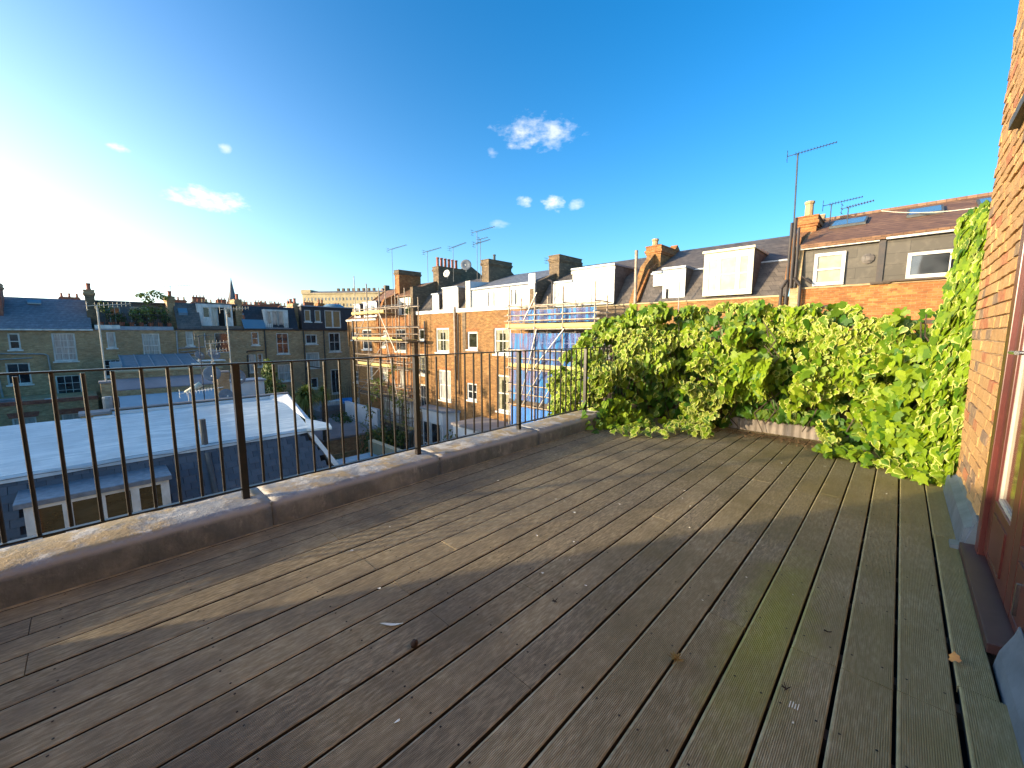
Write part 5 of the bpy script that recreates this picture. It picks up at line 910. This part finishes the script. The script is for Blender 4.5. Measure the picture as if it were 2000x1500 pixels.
def spiky(name, loc, top, r, label, m='tree_leaf', nl=150):
    t = thing(name, loc, label, 'palm', 'cabbage palms in the garden'); q = Leaves(); c = Vector(top)
    for i in range(nl):
        d = Vector((random.gauss(0, 1), random.gauss(0, 1), random.gauss(.25, .8))).normalized(); k = len(q.v); L = r*random.uniform(.7, 1.15); s_ = d.cross(Vector((0, 0, 1))).normalized()*.035*r
        a = c+d*L*.55+Vector((0, 0, .04)); e = c+d*L-Vector((0, 0, L*.28)); q.v += [c-s_*.6, c+s_*.6, a+s_, a-s_, e]; q.f += [(k, k+1, k+2, k+3), (k+3, k+2, k+4)]; q.e += [0]*5; q.r += [(random.random(), 0, 0)]*5
    o = bpy.data.objects.new('crown', q.mesh('crown', m)); COL.objects.link(o); o.parent = t; o.location = -Vector(loc); tag(o, kind='stuff'); MB().tube(loc, top, .16, 8, .11).build('trunk', 'bark', t); return t
spiky('cabbage_palm', (-27.5, 9.2, -9.5), (-27.5, 9.46, -2.75), 1.15, 'tallest round-headed cabbage palm beyond the white roof', 'bright_leaf', 420); spiky('cabbage_palm', (-29.5, 11.2, -9.5), (-29.5, 11.3, -2.95), .85, 'smaller cabbage palm right of the tallest one', 'bright_leaf', 300)
spiky('cabbage_palm', (-27, 9.2, -9.5), (-27, 8.7, -4.5), .9, 'lowest cabbage palm beside the white roof corner', 'tree_leaf', 260)
plant('conifer', (-33, 9.3, -9.5), [((-33, 8.95, -1.7), (.6, .5, 1.2), 420), ((-33, 9.2, -3.0), (.9, .8, 1.3), 600), ((-33, 9.8, -4.2), (1.2, 1.1, 1.3), 600)], 'tall yellow green conifer against the brown brick house', 'tree', 'bright_leaf', [(-33, 9.3, -9.5), (-33, 9.2, -3)], size=.17)
bushes = [((-22.5, 9.6, -7.2), (1.7, 1.4, 1.6), 700, 'dark garden bush just beyond the white roof edge'), ((-23.5, 12.0, -7.4), (2.0, 1.7, 1.5), 800, 'broad green garden bush in the middle of the gardens'), ((-21.5, 13.2, -7.9), (1.8, 1.6, 1.3), 600, 'low green bush below the left scaffold'), ((-26.3, 13.6, -6.6), (1.4, 1.3, 1.5), 500, 'tall loose bush in front of the white rendered wall'), ((-29, 16.6, -7.2), (1.5, 1.0, 1.4), 400, 'dark shrub at the foot of the left scaffold'), ((-20.3, 16.0, -6.3), (1.2, 1.0, 1.5), 420, 'round leafy tree beside the grey flat extension'), ((-35.5, 15.2, -6.6), (1.8, .9, 1.0), 400, 'straggly bush on the white garden wall'), ((-39.5, 13.2, -7), (2.2, 1.5, 1.4), 400, 'dark shrubs behind the low grey garden building')]
for c, r, n_, lb in bushes: plant('garden_bush', (c[0], c[1], -9.5), [(c, r, n_), ((c[0]+r[0]*.5, c[1]-.4, c[2]+r[2]*.4), (r[0]*.6, r[1]*.6, r[2]*.6), n_//3)], lb, 'bush', 'tree_leaf', [(c[0], c[1], -9.5), (c[0], c[1], c[2]-.5)], 'bushes in the gardens', .16)
for x, y, h_, lb in ((-25.2, 12.6, -1.6, 'spindly climbing rose reaching up before the left scaffold'), (-27.0, 15.0, -.9, 'thin sapling with sparse leaves left of the scaffold'), (-24.8, 14.8, -2.6, 'thin bare-stemmed climber in front of the white render')):
    cl = [((x+random.uniform(-.5, .5), y+random.uniform(-.5, .5), z), (.35, .35, .35), 26) for z in [h_-.3-i*.55 for i in range(7)]]; plant('sapling', (x, y, -9.5), cl, lb, 'sapling', 'bright_leaf', [(x, y, -9.5), (x+.2, y, -6), (x-.1, y+.1, h_-1)], 'saplings before the scaffold', .13, .035)
# ================================================================ SKYLINE
def simple_row(label, x, y0, y1, z1, m, ys, seed, ht=(1.3, 1.9)):
    random.seed(seed); t = thing('distant_terrace', (x, (y0+y1)/2, -9.5), label, 'terrace', 'distant rows of houses')
    MB().box(WF, x-9, x, y0, y1, -9.5, z1).build('wall', m, t); MB().pri(Fr((x, 0, 0), (0, 1, 0), (1, 0, 0)), [(0, z1), (-4.5, z1+.9), (-9, z1)], y0, y1).build('roof', 'far_slate', t)
    for y in ys:
        w = random.uniform(.7, 1.25); zz = z1+random.uniform(*ht); c = MB().box(WF, x-3.0, x-2.2, y-w, y+w, z1, zz).box(WF, x-3.1, x-2.1, y-w-.08, y+w+.08, zz-.25, zz-.12).build('chimney', 'far_brick' if random.random() < .8 else 'brick_buff', t)
        k = int(w*4.2)
        for q in range(k): MB().lathe((x-2.6, y-w+.2+(2*w-.4)*q/max(1, k-1), zz), [(.12, 0), (.09, random.uniform(.2, .42)), (.11, .45)], 6).build('chimney_pot', 'terracotta' if random.random() < .7 else 'pot_buff', c)
    return t
simple_row('distant row of red chimney stacks showing above the left terrace roofs', -70, -8, 24.5, 4.0, 'far_brick', [-1.0, 9.2, 11.6, 13.2, 15.9, 17.9, 20.2, 22.6], 3)
simple_row('farther row of houses with many chimney stacks below the church spire', -105, 8, 44, 6.6, 'far_brick', [17, 21, 24.4, 28.4, 31.5, 35, 39], 5, (1.6, 2.6)); simple_row('row of pale houses with chimneys below the stone crescent', -92, 26, 64, 4.6, 'brick_buff', [29, 34, 40, 47, 54, 60], 8)
random.seed(77)
MB2 = [(-71, 30.5, 5.9, 'pair of orange chimney stacks left of the crescent', 'brick_orange'), (-69, 27.0, 6.2, 'lit orange stack above the black top floor', 'brick_orange'), (-70, 34.0, 5.6, 'brick stack with pots behind the end of the left terrace', 'far_brick')]
for x, y, z, lb, m in MB2:
    t = thing('chimney_stack', (x, y, 0), lb, 'chimney', 'lit chimney stacks on the skyline'); s = stack(t, x-1.2, x, y-.5, y+.5, 0, z, m, 'brick_orange'); pots(t, [(x-.3, y-.25), (x-.3, y+.25)], z, 'terracotta', .6, .17)
sp = thing('church', (-230, 50, -9.5), 'distant church with a slender grey spire on the skyline', 'church'); MB().box(WF, -234, -229, 47.3, 52.5, -9.5, 15.5).build('tower', 'brick_buff', sp)
MB().lathe((-231.5, 49.6, 15.5), [(2.2, 0), (1.0, 5.5), (.06, 12)], 8).build('spire', 'far_slate', sp); MB().box(WF, -250, -234, 46, 54, -9.5, 9).build('nave', 'brick_buff', sp)
for y in (47.5, 52.3): MB().lathe((-229.4, y, 15.5), [(.5, 0), (.05, 2.6)], 6).build('pinnacle', 'brick_buff', sp)
MB().pri(WF, [(-700, -200), (-262, -200), (-262, 330), (-700, 330)], -9.45, 6, 'z'); hl = MB(); P = []
for j in range(31):
    for i in range(13):
        x = -180-i*35; y = -40+j*14; e = max(0., 1-((y-150)/150)**2)*min(1, i/4); P.append((x, y, -9.6+e*26+noise.noise(Vector((x*.02, y*.02, 0)))*1.5))
hl.add(P, [(j*13+i, j*13+i+1, (j+1)*13+i+1, (j+1)*13+i) for j in range(30) for i in range(12)]); struct(hl, 'hill', 'far_green')
cr = thing('crescent', (-262, 118, 8), 'long pale stone crescent of mansions on the hilltop skyline', 'building')
CF = Fr((-260, 91, 0), (.8, .6, 0), (.6, -.8, 0)); hc = [(1.2+i*2.2, 2.2+i*2.2, z, z+1.7) for i in range(24) for z in (13.8, 17.3, 20.8)]
wall(cr, CF, 0, 55, 8, 24.6, hc, 'sand_stone', depth=12)
wb = MB()
for h in hc: wb.box(CF, h[0], h[1], -.14, -.12, h[2], h[3])
tag(wb.build('window', 'glass_dark', cr), kind='stuff')
MB().box(CF, -.3, 55.3, -.2, .5, 24.602, 25.2).build('cornice', 'sand_stone', cr); MB().pri(CF, [(0, 25.2), (-2, 26.4), (-10, 26.4), (-12, 25.2)], 0, 55).build('roof', 'far_slate', cr); MB().box(CF, -1, 5, -12, -.5, 25.2, 27.2).build('pavilion', 'sand_stone', cr)
for i in range(8): MB().box(CF, 20+i*3.2, 21.2+i*3.2, -5, -3.6, 26.3, 28.2).build('chimney', 'brick_dark', cr)
br = thing('brown_block', (-250, 150, 8), 'brown-roofed block at the right end of the crescent', 'building'); MB().box(WF, -256, -244, 137, 185, 8, 26).build('wall', 'sand_stone', br); MB().pri(Fr((-250, 0, 0), (0, 1, 0), (1, 0, 0)), [(6.5, 26), (0, 31), (-6.5, 26)], 137, 185).build('roof', 'slate_brown', br); MB().box(WF, -251, -248.5, 139, 142, 29, 33).build('chimney', 'brick_dark', br)
tr = [(-150, 6, 5.4, 6, 'hazy tree crown above the slate roof at left'), (-140, 14, 5.4, 6, 'hazy tree crown above the roof garden'), (-180, 88, 11, 10, 'dark green tree mass in front of the crescent, left one'), (-190, 104, 12, 10, 'dark green tree mass below the middle of the crescent'), (-180, 118, 12, 10, 'dark green tree mass below the right part of the crescent'), (-110, 66, 4, 6, 'green tree behind the flat black top floor'), (-185, 135, 14, 11, 'dark trees at the foot of the brown-roofed block')]
for x, y, z, r, lb in tr: plant('distant_tree', (x, y, -9.5), [((x, y, z-r*.55), (r*.8, r, r*.6), 420), ((x, y+r*.7, z-r*.7), (r*.6, r*.7, r*.5), 220)], lb, 'tree', 'far_leaf', [(x, y, -9.5), (x, y, z-r*.8)], 'distant trees on the skyline', .95, .4)
# unseen row added outside the frame, its stepped tops shaped to cast shade
SR = thing('shade_row', (-34, -17, -9.5), 'unseen row of brick houses added to shade the near roofs, left of the frame', 'houses')
for k, (x0, x1, zt) in enumerate(((-60, -48, 4.2), (-48, -40, 3.6), (-40, -21, 2.5))): MB().box(WF, x0, x1-.01, -22, -15, -9.5, zt-1.5).build('wall', 'brick_brown', SR); MB().pri(Fr((0, -15, 0), (1, 0, 0), (0, -1, 0)), [(0, zt-1.5), (3.5, zt), (7, zt-1.5)], x0, x1-.01).build('roof', 'slate_grey', SR)
